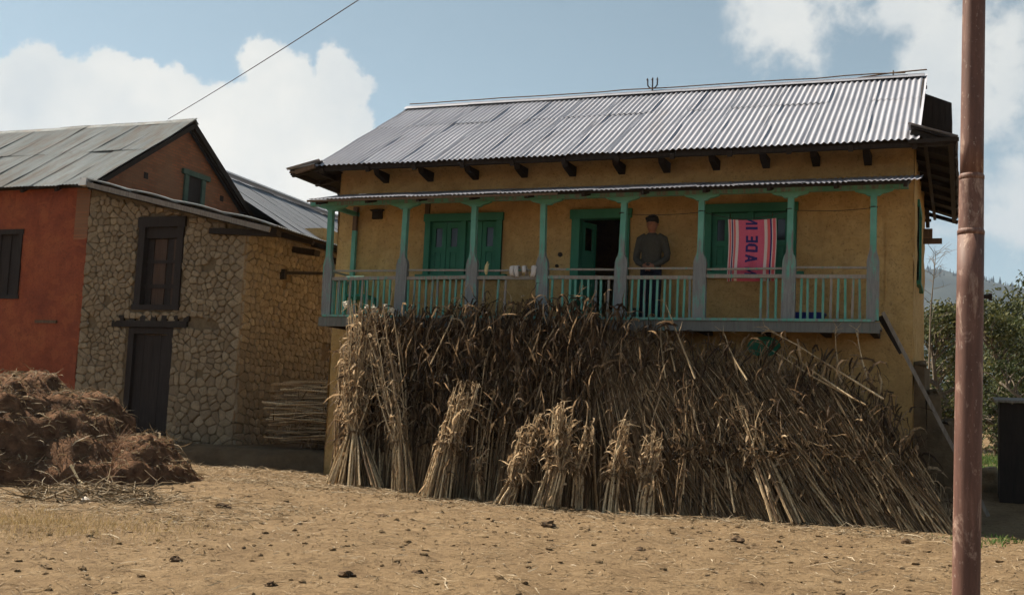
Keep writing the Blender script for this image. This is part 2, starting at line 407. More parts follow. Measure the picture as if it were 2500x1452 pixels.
M_BARK = simple('tree_bark', (.10,.08,.06), (.2,.165,.125), 8, .95, .6, (4,4,.8))
M_HILL = simple('wooded_hill', (.014,.022,.024), (.035,.044,.04), .02, .95, 0)

# ================================================================== ground and far land
def gh(x, y):
    z = 0.085*(1-smooth(0.6, 4.2, x)) * smooth(-9, -2, y)
    z -= 0.30*smooth(-4, -17, y) if False else 0.0
    z -= 0.26*(1-smooth(-16, -5, y))
    if y > 0.6:
        z += 0.062*min(y-0.6, 45) + 0.012*max(0, min(y-45, 600))
    z += 0.03*fbm(x*.35, y*.35, 1.3, 3) + (0.04*fbm(x*2.1, y*2.1, 4.0, 5) if -20 < y < 8 and -12 < x < 18 else 0)
    # low lip of trampled litter along the edge of the field, below the stone annex
    z += 0.07*math.exp(-((y-0.1)/.55)**2)*(1-smooth(-.6, .6, x))*smooth(-6, -3.4, x)
    return z
def axis(lo, hi, step, far, grow=1.35):
    a = [lo + i*step for i in range(int(round((hi-lo)/step))+1)]
    s = step; v = a[-1]
    while v < far: s *= grow; v += s; a.append(v)
    s = step; v = a[0]; pre = []
    while v > -far: s *= grow; v -= s; pre.append(v)
    return pre[::-1] + a
gx = axis(-7, 14, .11, 2600); gy = axis(-15.5, 3.0, .11, 2600)
g = MB(); nx = len(gx)
g.v = [(x, y, gh(x, y)) for y in gy for x in gx]; g.t = [0]*len(g.v)
g.f = [(j*nx+i, j*nx+i+1, (j+1)*nx+i+1, (j+1)*nx+i) for j in range(len(gy)-1) for i in range(nx-1)]; g.m = [0]*len(g.f)
tag(g.obj('ground', M_DIRT, smooth=True), kind='structure')
# raised earth terrace that carries the stone house
tz = .50
def terr_y(x): return .55 + .42*smooth(-1.5, -.45, x) + .12*n3(x*.9, 3) + .05*n3(x*3, 7)
b = MB(); xs = [-16+.2*i for i in range(79)]; xs = [x for x in xs if x < -.38] + [-.28]
prof = [(-.10, -.1), (0.0, .18), (.05, .34), (.16, .46), (.45, .5), (2.0, .52), (7.5, .6)]
vs = [(x, terr_y(x)+dy, z+.03*n3(x*2, dy*5, z*3)) for x in xs for dy, z in prof]
k = len(prof); b.add(vs, [(i*k+j, (i+1)*k+j, (i+1)*k+j+1, i*k+j+1) for i in range(len(xs)-1) for j in range(k-1)])
tag(b.obj('terrace', M_EARTH, smooth=True), kind='structure')  # dark earth, carried forward to stand in for the annex's shadow
# wooded hill range beyond
def hill_h(a):   # ridge elevation by bearing (radians from +Y, positive right)
    return 1.0
b = MB(); NA, NR = 150, 14
ridge_tab = [(-1.3,150),(-.7,235),(-.3,200),(-.09,262),(-.03,256),(0.02,242),(.06,215),(.12,170),(.2,120),(.35,70),(.6,110),(1.3,150)]
vs = []
for j in range(NR+1):
    t = j/NR
    for i in range(NA+1):
        a = -1.3+2.6*i/NA; rr = 900+1000*t
        h = lerp_tab(ridge_tab, a)*(smooth(0, 1, t)*.75+.25*t)
        x = 10+rr*math.sin(a); y = -17+rr*math.cos(a)
        h += (22*fbm(x*.004, y*.004, 2, 5))*t
        if t == 1: h += 5*n3(a*130, 1)+3*n3(a*400, 4)
        vs.append((x, y, h+4))
b.add(vs, [(j*(NA+1)+i, j*(NA+1)+i+1, (j+1)*(NA+1)+i+1, (j+1)*(NA+1)+i) for j in range(NR) for i in range(NA)])
# back side so that the range has depth
off = len(b.v); b.v += [(v[0]*1.3, v[1]*1.3, -5) for v in b.v[NR*(NA+1):(NR+1)*(NA+1)]]; b.t += [0]*(NA+1)
for i in range(NA): b.f.append((NR*(NA+1)+i, NR*(NA+1)+i+1, off+i+1, off+i)); b.m.append(0)
hill = tag(b.obj('hills', M_HILL, smooth=True), kind='structure')
b = MB(); rr_ = random.Random(3)
for i in range(420):
    a = rr_.uniform(-.16, .16); t = 1 - abs(rr_.gauss(0, .10)); t = max(.7, min(.995, t)); rr = 900+1000*t
    h = lerp_tab(ridge_tab, a)*(smooth(0, 1, t)*.75+.25*t); x = 10+rr*math.sin(a); y = -17+rr*math.cos(a)
    h += 22*fbm(x*.004, y*.004, 2, 5)*t; hh = rr_.uniform(3, 9); w = hh*.22
    b.tube([(x, y, h-2), (x, y, h+hh*.4), (x, y, h+hh+3)], [w, w*.8, .2], 5)
tag(b.obj('hillside_conifers', M_HILL), 'far conifers standing along the hazy hill crest', 'conifers', kind='stuff')

# ================================================================== corrugated sheets
def corr_mesh(name, width, length, pitch, amp, rows, mat, warp=0.0, seed=0):
    n = max(2, int(round(width/pitch*6))); b = MB(); vs = []
    for j in range(rows+1):
        y = length*j/rows
        for i in range(n+1):
            x = width*i/n
            vs.append((x, y, amp*math.cos(2*math.pi*x/pitch) + warp*n3(x*.9+seed*9, y*.9, seed)))
    b.add(vs, [(j*(n+1)+i, j*(n+1)+i+1, (j+1)*(n+1)+i+1, (j+1)*(n+1)+i) for j in range(rows) for i in range(n)])
    return b.mesh(name, mat, smooth=True)
def frame_m(o, ex, ey):
    ex = Vector(ex).normalized(); ey = Vector(ey); ey = (ey-ex*ey.dot(ex)).normalized(); ez = ex.cross(ey)
    m = Matrix((ex, ey, ez)).transposed().to_4x4(); m.translation = Vector(o); return m
def lay_sheets(parent, meshes, x0, x1, origin, ex, ey, step, lift0=.0, rnd=None, wj=.012):
    """lay shared sheet meshes side by side along ex from x0 to x1"""
    n = max(1, int(round((x1-x0)/step))); st = (x1-x0)/n; out = []
    ex = Vector(ex).normalized(); eyn = Vector(ey).normalized(); ez = ex.cross(eyn)
    for i in range(n):
        me = meshes[i % len(meshes)]
        o = bpy.data.objects.new('corrugated_sheet', me)
        p = Vector(origin) + ex*(x0+i*st) + ez*(lift0 + (.004 if i % 2 else 0)) + eyn*rnd.uniform(-wj, wj)
        link(o, parent, frame_m(p, ex, ey)); out.append(o)
    return out

# ================================================================== the yellow house
H = tag(empty('yellow_house', (4.5, .8, 0)), 'long yellow mud-plastered house with teal balcony and silver corrugated roof', 'house')
WX0, WX1, WY0, WY1 = -.36, 9.40, .80, 5.9
EZ, EY, RY, RZ = 5.44, -.05, 3.35, 7.36           # eave height, eave y, ridge y, ridge z
def rough_wall(b, x0, x1, z0, z1, holes, pt, amp=.02, step=.22, depth=.32, seed=0, batter=None):
    """a plaster wall with reveals; pt(u, z, d) places wall coordinates, d = depth into the wall"""
    def ax(lo, hi, cuts):
        c = sorted(set([lo, hi]+[k for k in cuts if lo < k < hi])); o = []
        for a, e in zip(c, c[1:]):
            n = max(1, int(round((e-a)/step))); o += [a+(e-a)*i/n for i in range(n)]
        return o+[c[-1]]
    us = ax(x0, x1, [h[0] for h in holes]+[h[1] for h in holes]); zs = ax(z0, z1, [h[2] for h in holes]+[h[3] for h in holes])
    idx = {}
    vs = []
    def inh(u, z): return any(h[0] < u < h[1] and h[2] < z < h[3] for h in holes)
    for j, z in enumerate(zs):
        for i, u in enumerate(us):
            d = amp*fbm(u*.8+seed*7, z*.8, seed, 3)+amp*.5*fbm(u*3+seed, z*3, seed, 3)
            idx[i, j] = len(vs); vs.append(pt(u, z, d))
    fs = []
    for j in range(len(zs)-1):
        for i in range(len(us)-1):
            if inh((us[i]+us[i+1])/2, (zs[j]+zs[j+1])/2): continue
            fs.append((idx[i,j], idx[i+1,j], idx[i+1,j+1], idx[i,j+1]))
    b.add(vs, fs)
    for h in holes:
        for (a, c) in (((h[0],h[2]),(h[0],h[3])), ((h[0],h[3]),(h[1],h[3])), ((h[1],h[3]),(h[1],h[2])), ((h[1],h[2]),(h[0],h[2]))):
            b.add([pt(*a, -.03), pt(*c, -.03), pt(*c, depth), pt(*a, depth)], [(0,1,2,3)])
    # inner face and rim
    for j in range(len(zs)-1):
        for i in range(len(us)-1):
            if inh((us[i]+us[i+1])/2, (zs[j]+zs[j+1])/2): continue
            b.add([pt(us[i],zs[j],depth), pt(us[i],zs[j+1],depth), pt(us[i+1],zs[j+1],depth), pt(us[i+1],zs[j],depth)], [(0,1,2,3)])
WINL = (1.38, 2.82, 3.56, 4.66); WINR = (6.28, 7.70, 3.58, 4.70); DOOR = (4.06, 5.05, 2.80, 4.68)
LDOOR = (4.3, 5.3, 0, 2.0)
b = MB(); rough_wall(b, WX0, WX1, -.15, 5.62, [WINL, WINR, DOOR], lambda u, z, d: (u, WY0+d+.012*max(0, 2.7-z), z), .035, .16, .4, 1)
b.obj('front_wall', M_OCHRE, H, smooth=False)
b = MB(); rough_wall(b, WY0, WY1, -.15, 5.62, [(2.3, 3.45, 3.7, 5.0)], lambda u, z, d: (WX1-d, u, z), .035, .2, .4, 2)
# gable triangle on the right
b.add([(WX1-.02,WY0,5.6),(WX1-.02,WY1,5.6),(WX1-.02,RY,RZ-.1),(WX1-.4,WY0,5.6),(WX1-.4,WY1,5.6),(WX1-.4,RY,RZ-.1)], [(0,1,2),(5,4,3),(0,2,5,3),(1,4,5,2)])
b.obj('side_wall', M_OCHRE, H)
b = MB(); rough_wall(b, WY0, WY1, -.15, 5.62, [], lambda u, z, d: (WX0+d, WY1+WY0-u, z), .035, .25, .4, 3)
b.add([(WX0+.02,WY1,5.6),(WX0+.02,WY0,5.6),(WX0+.02,RY,RZ-.1),(WX0+.4,WY1,5.6),(WX0+.4,WY0,5.6),(WX0+.4,RY,RZ-.1)], [(0,1,2),(5,4,3),(0,2,5,3),(1,4,5,2)])
b.obj('side_wall', M_OCHRE, H)
b = MB(); b.box(WX0+.42, WX1-.42, WY1-.35, WY1, -.1, 5.6); b.obj('back_wall', M_OCHRE, H)
b = MB(); b.box(WX0+.42, WX1-.42, WY0+.42, WY1-.37, 2.6, 2.76); b.obj('upper_floor', M_WOODD, H)

# --- roof
sl = Vector((0, RY-EY, RZ-EZ)); SL = sl.length
b = MB()
for i in range(12):   # rafters front and rear
    x = -.30+i*.885
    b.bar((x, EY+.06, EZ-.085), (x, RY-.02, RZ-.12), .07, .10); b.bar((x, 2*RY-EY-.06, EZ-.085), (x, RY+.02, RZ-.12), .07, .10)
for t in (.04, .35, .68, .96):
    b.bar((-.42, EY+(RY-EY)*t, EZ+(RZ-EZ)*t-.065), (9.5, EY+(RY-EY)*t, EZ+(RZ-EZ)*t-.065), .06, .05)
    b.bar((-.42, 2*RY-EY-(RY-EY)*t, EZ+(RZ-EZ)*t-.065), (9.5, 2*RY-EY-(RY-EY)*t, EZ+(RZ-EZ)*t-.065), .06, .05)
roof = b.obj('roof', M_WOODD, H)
rs = random.Random(8)
mlow = [corr_mesh('tin_sheet_lower', .86, SL*.66, .0955, .014, 8, M_TIN, .016, i) for i in range(4)]
mup = [corr_mesh('tin_sheet_upper', .86, SL*.40, .0955, .014, 5, M_TIN, .016, i+10) for i in range(4)]
X0, X1 = -.40, 9.40
lay_sheets(roof, mlow, X0, X1, (0, EY, EZ), (1,0,0), sl, .764, .0, rs, .025)
lay_sheets(roof, mup, X0, X1, (0, EY+sl.y*.625, EZ+sl.z*.625), (1,0,0), sl, .764, .010, rs)
slr = Vector((0, -(RY-EY), RZ-EZ))
mrear = [corr_mesh('tin_sheet_rear', .86, SL, .0955, .014, 5, M_TIN, .006, 20)]
lay_sheets(roof, mrear, -9.40, .40, (0, 2*RY-EY, EZ), (-1,0,0), slr, .764, .0, rs)
# boarded gable end standing out past the roof on the right
q = MB(); q.hexa([(9.40,3.2,6.28),(9.90,3.2,6.26),(9.90,4.6,6.26),(9.40,4.6,6.28),(9.40,3.2,7.06),(9.90,3.2,6.84),(9.90,4.6,6.84),(9.40,4.6,7.06)]); q.obj('gable_hood', M_WOODD, roof)
for k in range(5):
    q = MB(); x_ = 9.405+k*.1; zt_ = lambda x: 7.045-.44*(x-9.4); q.hexa([(x_,3.17,6.27),(x_+.094,3.17,6.27),(x_+.094,3.195,6.27),(x_,3.195,6.27),(x_,3.17,zt_(x_)),(x_+.094,3.17,zt_(x_+.094)),(x_+.094,3.195,zt_(x_+.094)),(x_,3.195,zt_(x_))]); q.obj('gable_board', M_WOODD, roof)
for x_, w_ in ((9.44, .13), (-.37, .12)):      # timber barge boards closing the verges
    for e_ in (EY+.1, 2*RY-EY-.1): q = MB(); q.bar((x_, e_, EZ-.06), (x_, RY, RZ-.06), .04, w_); q.obj('barge_board', M_WOODD, roof)
# ridge cap: short lapped lengths of bent tin, plus the bent rod along the ridge
for i in range(7):
    x0 = -.43+i*1.405; x1 = x0+1.46; q = MB(); w = .14
    zz = [RZ+.065+.012*n3(i*.7+k, 4) for k in (0, 1)]
    vs = []
    for x, z in ((x0, zz[0]), (x1, zz[1])):
        for dy, dz in ((-w, -.085), (-.035, -.015), (0, .006), (.035, -.015), (w, -.085)): vs.append((x, RY+dy, z+dz+(.004 if i % 2 else 0)))
    q.add(vs, [(j, j+1, j+6, j+5) for j in range(4)]); q.obj('ridge_cap', M_TIN, roof)
q = MB(); q.tube([(-.35+i*.5, RY-.03, RZ+.10+.02*n3(i*.6, 9)) for i in range(20)], .011, 5); q.obj('ridge_rod', M_WOODB, roof)
q = MB(); q.tube([(8.35, RY, RZ+.06), (8.9, RY, RZ+.11), (9.5, RY, RZ+.13)], .013, 5); q.tube([(8.95, RY, RZ+.0), (8.95, RY, RZ+.15)], .012, 5); q.obj('bent_ridge_end', M_WOODB, roof)
# heavy projecting joist ends that carry the eave
for x in (.56, 1.42, 2.28, 3.18, 4.03, 4.88, 5.63, 6.44, 7.22, 7.98, 8.74):
    q = MB(); j = rs.uniform(-.02, .02)
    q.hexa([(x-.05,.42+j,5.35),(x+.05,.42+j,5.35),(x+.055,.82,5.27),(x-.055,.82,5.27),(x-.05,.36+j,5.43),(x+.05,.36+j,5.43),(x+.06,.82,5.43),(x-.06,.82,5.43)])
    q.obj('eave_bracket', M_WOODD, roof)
q = MB(); q.bar((-.95, .08, 5.40), (9.98, .08, 5.385), .09, .06); q.obj('eave_purlin', M_WOODD, roof)
# skirt roofs over both gable ends
def skirt(sx, xw, xo, zi, zo, name):
    sk = MB()
    y0, y1 = -.02, 6.45
    for y in [y0+.12+k*.8 for k in range(9)]: sk.bar((xw, y, zi-.10), (xo-.03*sx, y, zo-.08), .06, .07)
    sk.bar((xo-.10*sx, y0, zo-.07), (xo-.10*sx, y1, zo-.07), .07, .07); sk.bar((xo-.45*sx, y0, zo-.01), (xo-.45*sx, y1, zo-.01), .05, .05)
    so_ = sk.obj(name, M_WOODD, H)
    # boarded soffit under the sheets, in very dark timber
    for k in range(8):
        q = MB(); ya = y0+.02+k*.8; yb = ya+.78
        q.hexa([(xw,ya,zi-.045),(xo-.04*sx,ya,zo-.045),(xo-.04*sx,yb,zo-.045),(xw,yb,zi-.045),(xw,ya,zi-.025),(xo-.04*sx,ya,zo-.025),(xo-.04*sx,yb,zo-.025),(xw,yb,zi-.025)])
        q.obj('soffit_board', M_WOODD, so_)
    L = math.hypot(xo-xw, zi-zo)
    me = [corr_mesh('tin_skirt_sheet', .86, L+.03, .0955, .014, 2, M_TIN, .01, 41+k) for k in range(2)]
    if sx > 0: lay_sheets(so_, me, y0, y1, (xo, 0, zo), (0,1,0), (xw-xo, 0, zi-zo), .8, 0, rs)
    else: lay_sheets(so_, me, -y1, -y0, (xo, 0, zo), (0,-1,0), (xw-xo, 0, zi-zo), .8, 0, rs)
    return so_
skr = skirt(1, WX1-.02, 10.02, 5.68, 5.46, 'side_roof')
skl = skirt(-1, WX0+.02, -.97, 5.53, 5.40, 'side_roof')
q = MB(); q.bar((9.35,-.06,5.40),(10.03,-.05,5.41),.05,.05); q.obj('fascia_board', M_WOODD, skr)
q = MB(); q.bar((-.40,-.06,5.43),(-.80,-.02,5.345),.05,.07); q.bar((-.80,-.02,5.345),(-.93,.0,5.35),.04,.03); q.obj('fascia_board', M_WOODB, skl)
q = MB(); q.hexa([(-.42,-.06,5.47),(-.95,.0,5.40),(-.95,.05,5.41),(-.42,.06,5.52),(-.42,-.05,5.485),(-.95,.0,5.415),(-.95,.05,5.425),(-.42,.08,5.53)]); q.obj('hip_flashing', M_TIN_WHITE, skl)

# --- balcony
FZ = 2.80
q = MB()
for i in range(7): q.box(.02, 8.97, -.02+i*.118, .092+i*.118, FZ-.05, FZ-.002*(i % 2))
bal = q.obj('balcony', M_WOODG, H)
q = MB(); q.box(-.12, 8.99, -.09, -.035, FZ-.15, FZ+.005); q.obj('balcony_fascia', worn_paint('weathered_fascia', (.05,.16,.12), (.07,.19,.15), (.10,.10,.092), (.175,.17,.155), .36), bal)
q = MB(); q.box(-.04, 8.92, -.115, .05, FZ+.007, FZ+.045); q.obj('sill_plate', M_TEALW, bal)
for x in (.05, 1.0, 1.9, 2.8, 3.7, 4.6, 5.5, 6.4, 7.3, 8.2, 8.9):
    q = MB(); q.bar((x, -.03, FZ-.105), (x, .85, FZ-.105), .09, .10); q.obj('floor_joist', M_WOODD, bal)
PX = [-.018, 1.368, 2.653, 3.878, 5.142, 6.387, 7.702, 8.886]
def outline_prism(b, pts, y0, y1):
    n = len(pts); vs = [(x, y0, z) for x, z in pts]+[(x, y1, z) for x, z in pts]
    b.add(vs, [tuple(range(n)), tuple(range(2*n-1, n-1, -1))]+[(i, i+n, (i+1) % n+n, (i+1) % n) for i in range(n)])
post_me = None
for i, x in enumerate(PX):
    q = MB(); w = .098 if i not in (0, 7) else .085; n = .043
    lean = (-.008, .006, -.004, -.012, .008, 0, .004, 0)[i]
    zt = 4.66
    pts = [(-w, FZ+.03), (w, FZ+.03), (w, 3.62), (w*.98, 3.70), (w*.82, 3.765), (n*1.25, 3.81), (n*1.02, 3.88), (n, zt), (-n, zt), (-n*1.02, 3.88), (-n*1.25, 3.81), (-w*.82, 3.765), (-w*.98, 3.70), (-w, 3.62)]
    outline_prism(q, [(x+px+lean*(z-FZ)*2, z) for px, z in pts], -.05, .045)
    q.obj('post', M_POST, bal)
    q = MB(); pts = [(-.27, 4.73), (-.26, 4.71), (-.20, 4.69), (-.12, 4.672), (-.08, 4.64), (.08, 4.64), (.12, 4.672), (.20, 4.69), (.26, 4.71), (.27, 4.73)]
    outline_prism(q, [(x+px, z) for px, z in pts], -.045, .04); q.obj('capital', M_TEAL, bal)
q = MB(); q.box(-.45, 9.36, -.055, .05, 4.732, 4.80); q.obj('balcony_beam', M_TEALW, bal)
q = MB(); q.bar((.02, .02, 4.70), (.02, .8, 4.72), .07, .07); q.obj('balcony_beam', M_TEAL, bal)
q = MB(); q.box(-.02, .055, .70, .77, FZ, 4.42); q.obj('post', M_TEAL, bal)
q = MB(); q.box(-.02, .055, .70, .77, 4.421, 4.85); q.obj('post', M_WOODB, bal)
rb = random.Random(21)
for i in range(7):
    a, c = PX[i]+.08, PX[i+1]-.08
    z0, z1 = 3.475+rb.uniform(-.012,.012), 3.475+rb.uniform(-.012,.012)
    q = MB(); q.bar((a, .0, z0), (c, .0, z1), .06, .055); q.obj('handrail', M_GREYW, bal)
    q = MB(); q.bar((a, .01, 3.60+rb.uniform(-.012,.012)), (c, .01, 3.60+rb.uniform(-.012,.012)), .035, .03); q.obj('top_rail', M_GREYW, bal)
q = MB(); q.bar((0, .05, 3.475), (0, .72, 3.475), .055, .055); q.obj('handrail', M_GREYW, bal)
q = MB(); q.bar((0, .05, 3.60), (0, .72, 3.60), .03, .03); q.obj('top_rail', M_GREYW, bal)
bays = {0: [.10+.108*k for k in range(11)], 1: [.14+.107*k for k in range(10)], 2: [.20, .45, .575], 3: [.15, .34, .445, .55, .655, .76, .865, .97, 1.075],
        4: [.18+.103*k for k in range(10)], 5: [.92, 1.03, 1.14], 6: [.18+.104*k for k in range(9)]}
bmes = []
for k in range(4):
    q = MB(); q.hexa([(-.017,-.012,FZ+.045),(.017,-.012,FZ+.045),(.017,.012,FZ+.045),(-.017,.012,FZ+.045),(-.015,-.012,3.45),(.018,-.012,3.45),(.018,.012,3.45),(-.015,.012,3.45)])
    bmes.append(q.mesh('baluster', [M_TEALW, M_TEAL, M_TEALW, M_GREYW][k]))
for i, l in bays.items():
    for d in l:
        o = bpy.data.objects.new('baluster', bmes[rb.choice((0, 0, 1, 1, 2, 3))])
        z = FZ+.04; M = Matrix.Translation((PX[i]+d+rb.uniform(-.008,.008), .0, z)) @ Matrix.Rotation(rb.uniform(-.02,.02), 4, 'Y') @ Matrix.Translation((0,0,-z))
        link(o, bal, M)
for k in range(6):
    o = bpy.data.objects.new('baluster', bmes[k % 3]); link(o, bal, Matrix.Translation((-.01, .12+k*.1, 0)) @ Matrix.Rotation(math.pi/2, 4, 'Z'))
# balcony lean-to roof
q = MB()
for k in range(11): x = -.12+k*.945; q.bar((x, -.38, 4.70+.012), (x, .80, 5.02), .05, .06)
for t in (.06, .5, .93): q.bar((-.26, -.40+1.2*t, 4.755+.31*t-.03+.012), (9.36, -.40+1.2*t, 4.755+.31*t-.03+.012), .05, .03)
broof = q.obj('balcony_roof', M_WOODD, H)
bsl = Vector((0, 1.21, .315))
mb = [corr_mesh('tin_balcony_sheet', 1.0, bsl.length, .076, .009, 3, M_TIN, .012, 50+k) for k in range(4)]
lay_sheets(broof, mb, -.27, 9.34, (0, -.41, 4.775), (1,0,0), bsl, .80, 0, rs, .02)
q = MB(); q.bar((-.30, -.40, 4.745), (4.2, -.40, 4.735), .02, .035); q.obj('edge_batten', M_WOODB, broof)
for x in (5.05+1.1*k for k in range(0)): pass

# --- windows and door
def window(W, leaves, pos):
    x0, x1, z0, z1 = W
    q = MB(); f = .10; y0, y1 = WY0-.05, WY0+.10
    q.box(x0-.02, x1+.02, y0-.02, y1, z1-f, z1+.03); q.box(x0, x0+f, y0, y1, z0+.07, z1-f); q.box(x1-f, x1, y0, y1, z0+.07, z1-f); q.box(x0-.12, x1+.12, y0-.05, y1, z0-.02, z0+.07)
    cx = (x0+x1)/2; q.box(cx-.045, cx+.045, y0+.02, y1, z0+.07, z1-f)
    fr = q.obj('window', M_GREEN, H)
    for a, c in ((x0+f, cx-.045), (cx+.045, x1-f)):
        w = (c-a)/2
        for s in (0, 1):
            l = a+s*w+.006; r = l+w-.012; b0, b1 = z0+.08, z1-f-.008; yy = WY0+.03
            q = MB(); st = .075; zb = b0+(b1-b0)*.53; zt = b1-.10
            q.box(l, l+st, yy, yy+.04, b0, b1); q.box(r-st, r, yy, yy+.04, b0, b1); q.box(l+st, r-st, yy, yy+.04, b1-.10, b1); q.box(l+st, r-st, yy, yy+.04, zb-.09, zb); q.box(l+st, r-st, yy, yy+.04, b0, b0+.10)
            q.box(l+st, r-st, yy+.018, yy+.035, b0+.10, zb-.09)
            q.box(l+st+.02, r-st-.02, yy+.008, yy+.017, b0+.13, zb-.12)
            q.obj('shutter', M_GREEN, fr)
            q = MB(); q.box(l+st, r-st, yy+.024, yy+.03, zb, zt); q.obj('pane', M_GLASS, fr)
    return fr
window(WINL, 4, 0); window(WINR, 4, 1)
x0, x1, z0, z1 = DOOR; q = MB(); y0, y1 = WY0-.05, WY0+.14
q.box(x0-.03, x1+.03, y0-.02, y1, z1-.13, z1+.02); q.box(x0, x0+.14, y0, y1, z0, z1-.13); q.box(x1-.14, x1, y0, y1, z0, z1-.13); q.box(x0+.14, x1-.14, y0, y1, z0, z0+.06)
dr = q.obj('door', M_GREEN, H)
def leaf(hx, ang, w, name='door_leaf'):
    q = MB(); st = .07; zt = z1-.15; zb = z0+.07
    q.box(0, st, 0, .04, zb, zt); q.box(w-st, w, 0, .04, zb, zt)
    for a, c in ((zb, zb+.12), (zb+.75, zb+.85), (zt-.55, zt-.47), (zt-.09, zt)): q.box(st, w-st, 0, .04, a, c)
    q.box(st, w-st, .012, .028, zb+.12, zb+.75); q.box(st, w-st, .012, .028, zb+.85, zt-.55)
    q.obj(name, M_GREEN, dr, M=Matrix.Translation((hx, WY0+.12, 0)) @ Matrix.Rotation(ang, 4, 'Z'))
leaf(x0+.145, R(66), .345); leaf(x1-.145, R(180-98), .345)
q = MB(); ys, ye, zs, ze = 2.3, 3.45, 3.7, 5.0; xx = WX1
q.box(xx-.1, xx+.035, ys-.05, ye+.05, ze-.10, ze+.02); q.box(xx-.1, xx+.03, ys, ys+.1, zs, ze-.1); q.box(xx-.1, xx+.03, ye-.1, ye, zs, ze-.1); q.box(xx-.1, xx+.06, ys-.08, ye+.08, zs-.06, zs); q.box(xx-.1, xx-.03, ys+.1, ye-.1, zs, ze-.1)
q.obj('window', M_GREEN, H)
for yb, za, zb_, xo in ((5.05, 4.86, 5.02, 9.56), (5.35, 4.80, 4.89, 9.72)):
    q = MB(); q.box(WX1-.3, xo, yb, yb+.12, za, zb_); q.obj('beam_end', M_WOODB, H)
q = MB(); q.box(.34, .53, WY0-.06, WY0+.05, 4.63, 4.77); q.box(.31, .56, WY0-.09, WY0+.05, 4.771, 4.795); q.obj('wall_box', M_WOODD, H)
q = MB(); q.box(1.36, 1.44, WY0-.04, WY0+.05, 4.70, 4.95); q.obj('wall_peg', M_WOODB, H)
for x, z, s in ((3.99-.12, 3.97, .05), (3.80, 4.22, .02), (4.02-.2, 3.78, .035)):
    q = MB(); q.blob((x, WY0-.005, z), s, .5, 1, x, (1,.35,1)); q.obj('plaster_hole', M_WOODD, H)

# ================================================================== stone house on the left
S = tag(empty('stone_house', (-6, 1.5, .5)), 'stone and red-plastered house with brick gable and grey tin roof at left', 'house')
AX1, AY = -2.76, 1.5
GX = -6.62; SRY, SRZ, SEY, SEZ = 4.39, 7.72, 1.18, 5.60
def rake(x): return 5.60-.226*(x+6.45)     # underside line of the lean-to roof
# red plastered long wall
q = MB(); rough_wall(q, -14, GX, .3, 5.62, [(-9.6, -8.32, 3.33, 4.68)], lambda u, z, d: (u, AY+d, z), .03, .2, .35, 5)
redw = q.obj('red_wall', M_RED, S)
q = MB(); q.box(-9.6, -8.32, AY+.06, AY+.12, 3.33, 4.68)
for k in range(5): q.bar((-9.5+k*.28, AY+.05, 3.35), (-9.5+k*.28, AY+.05, 4.66), .03)
q.box(-9.64, -8.28, AY-.03, AY+.1, 4.64, 4.74); q.box(-9.64, -8.28, AY-.03, AY+.1, 3.27, 3.35); q.box(-8.40, -8.30, AY-.03, AY+.1, 3.351, 4.639)
q.obj('window', M_DARK, S)
q = MB(); q.box(-7.75, -7.2, AY-.05, AY+.1, 2.77, 2.83); q.obj('wall_beam', M_WOODB, S)
# stone walls: mortar core with separate stones standing proud of it
ADOOR = (-5.40, -4.32, .60, 2.72); AWIN = (-5.30, -4.22, 3.08, 4.92)
q = MB()
def core(b, x0, x1, z0, z1):
    b.box(x0, x1, AY+.015, AY+.5, z0, z1)
for a, c, d, e in ((GX+.01, -5.40, .3, 2.72), (-4.32, AX1-.02, .3, 2.72), (GX+.01, AX1-.02, 2.721, 3.08), (GX+.01, -5.30, 3.081, 4.92), (-4.22, AX1-.02, 3.081, 4.2), (-5.40, -4.32, .3, .6)): core(q, a, c, d, e)
q.hexa([(-4.22,AY+.015,4.201),(AX1-.02,AY+.015,4.201),(AX1-.02,AY+.5,4.201),(-4.22,AY+.5,4.201),(-4.22,AY+.015,rake(-4.22)-.1),(AX1-.02,AY+.015,rake(AX1)-.1),(AX1-.02,AY+.5,rake(AX1)-.1),(-4.22,AY+.5,rake(-4.22)-.1)])
q.hexa([(GX+.01,AY+.015,4.921),(-4.221,AY+.015,4.921),(-4.221,AY+.5,4.921),(GX+.01,AY+.5,4.921),(GX+.01,AY+.015,rake(GX)-.1),(-4.221,AY+.015,rake(-4.22)-.1),(-4.221,AY+.5,rake(-4.22)-.1),(GX+.01,AY+.5,rake(GX)-.1)])
stw = q.obj('stone_wall', M_MORTAR, S)
q = MB(); q.box(AX1-.5, AX1-.015, AY+.505, 8.5, .3, 4.72); q.obj('side_stone_core', M_MORTAR, S)
def clip(poly, px, py, qx, qy):
    mx_, my_ = (px+qx)/2, (py+qy)/2; nx_, ny_ = qx-px, qy-py; out = []
    for i in range(len(poly)):
        a = poly[i]; c = poly[(i+1) % len(poly)]
        da = (a[0]-mx_)*nx_+(a[1]-my_)*ny_; dc = (c[0]-mx_)*nx_+(c[1]-my_)*ny_
        if da <= 0: out.append(a)
        if (da < 0 < dc) or (dc < 0 < da): t = da/(da-dc); out.append((a[0]+(c[0]-a[0])*t, a[1]+(c[1]-a[1])*t))
    return out
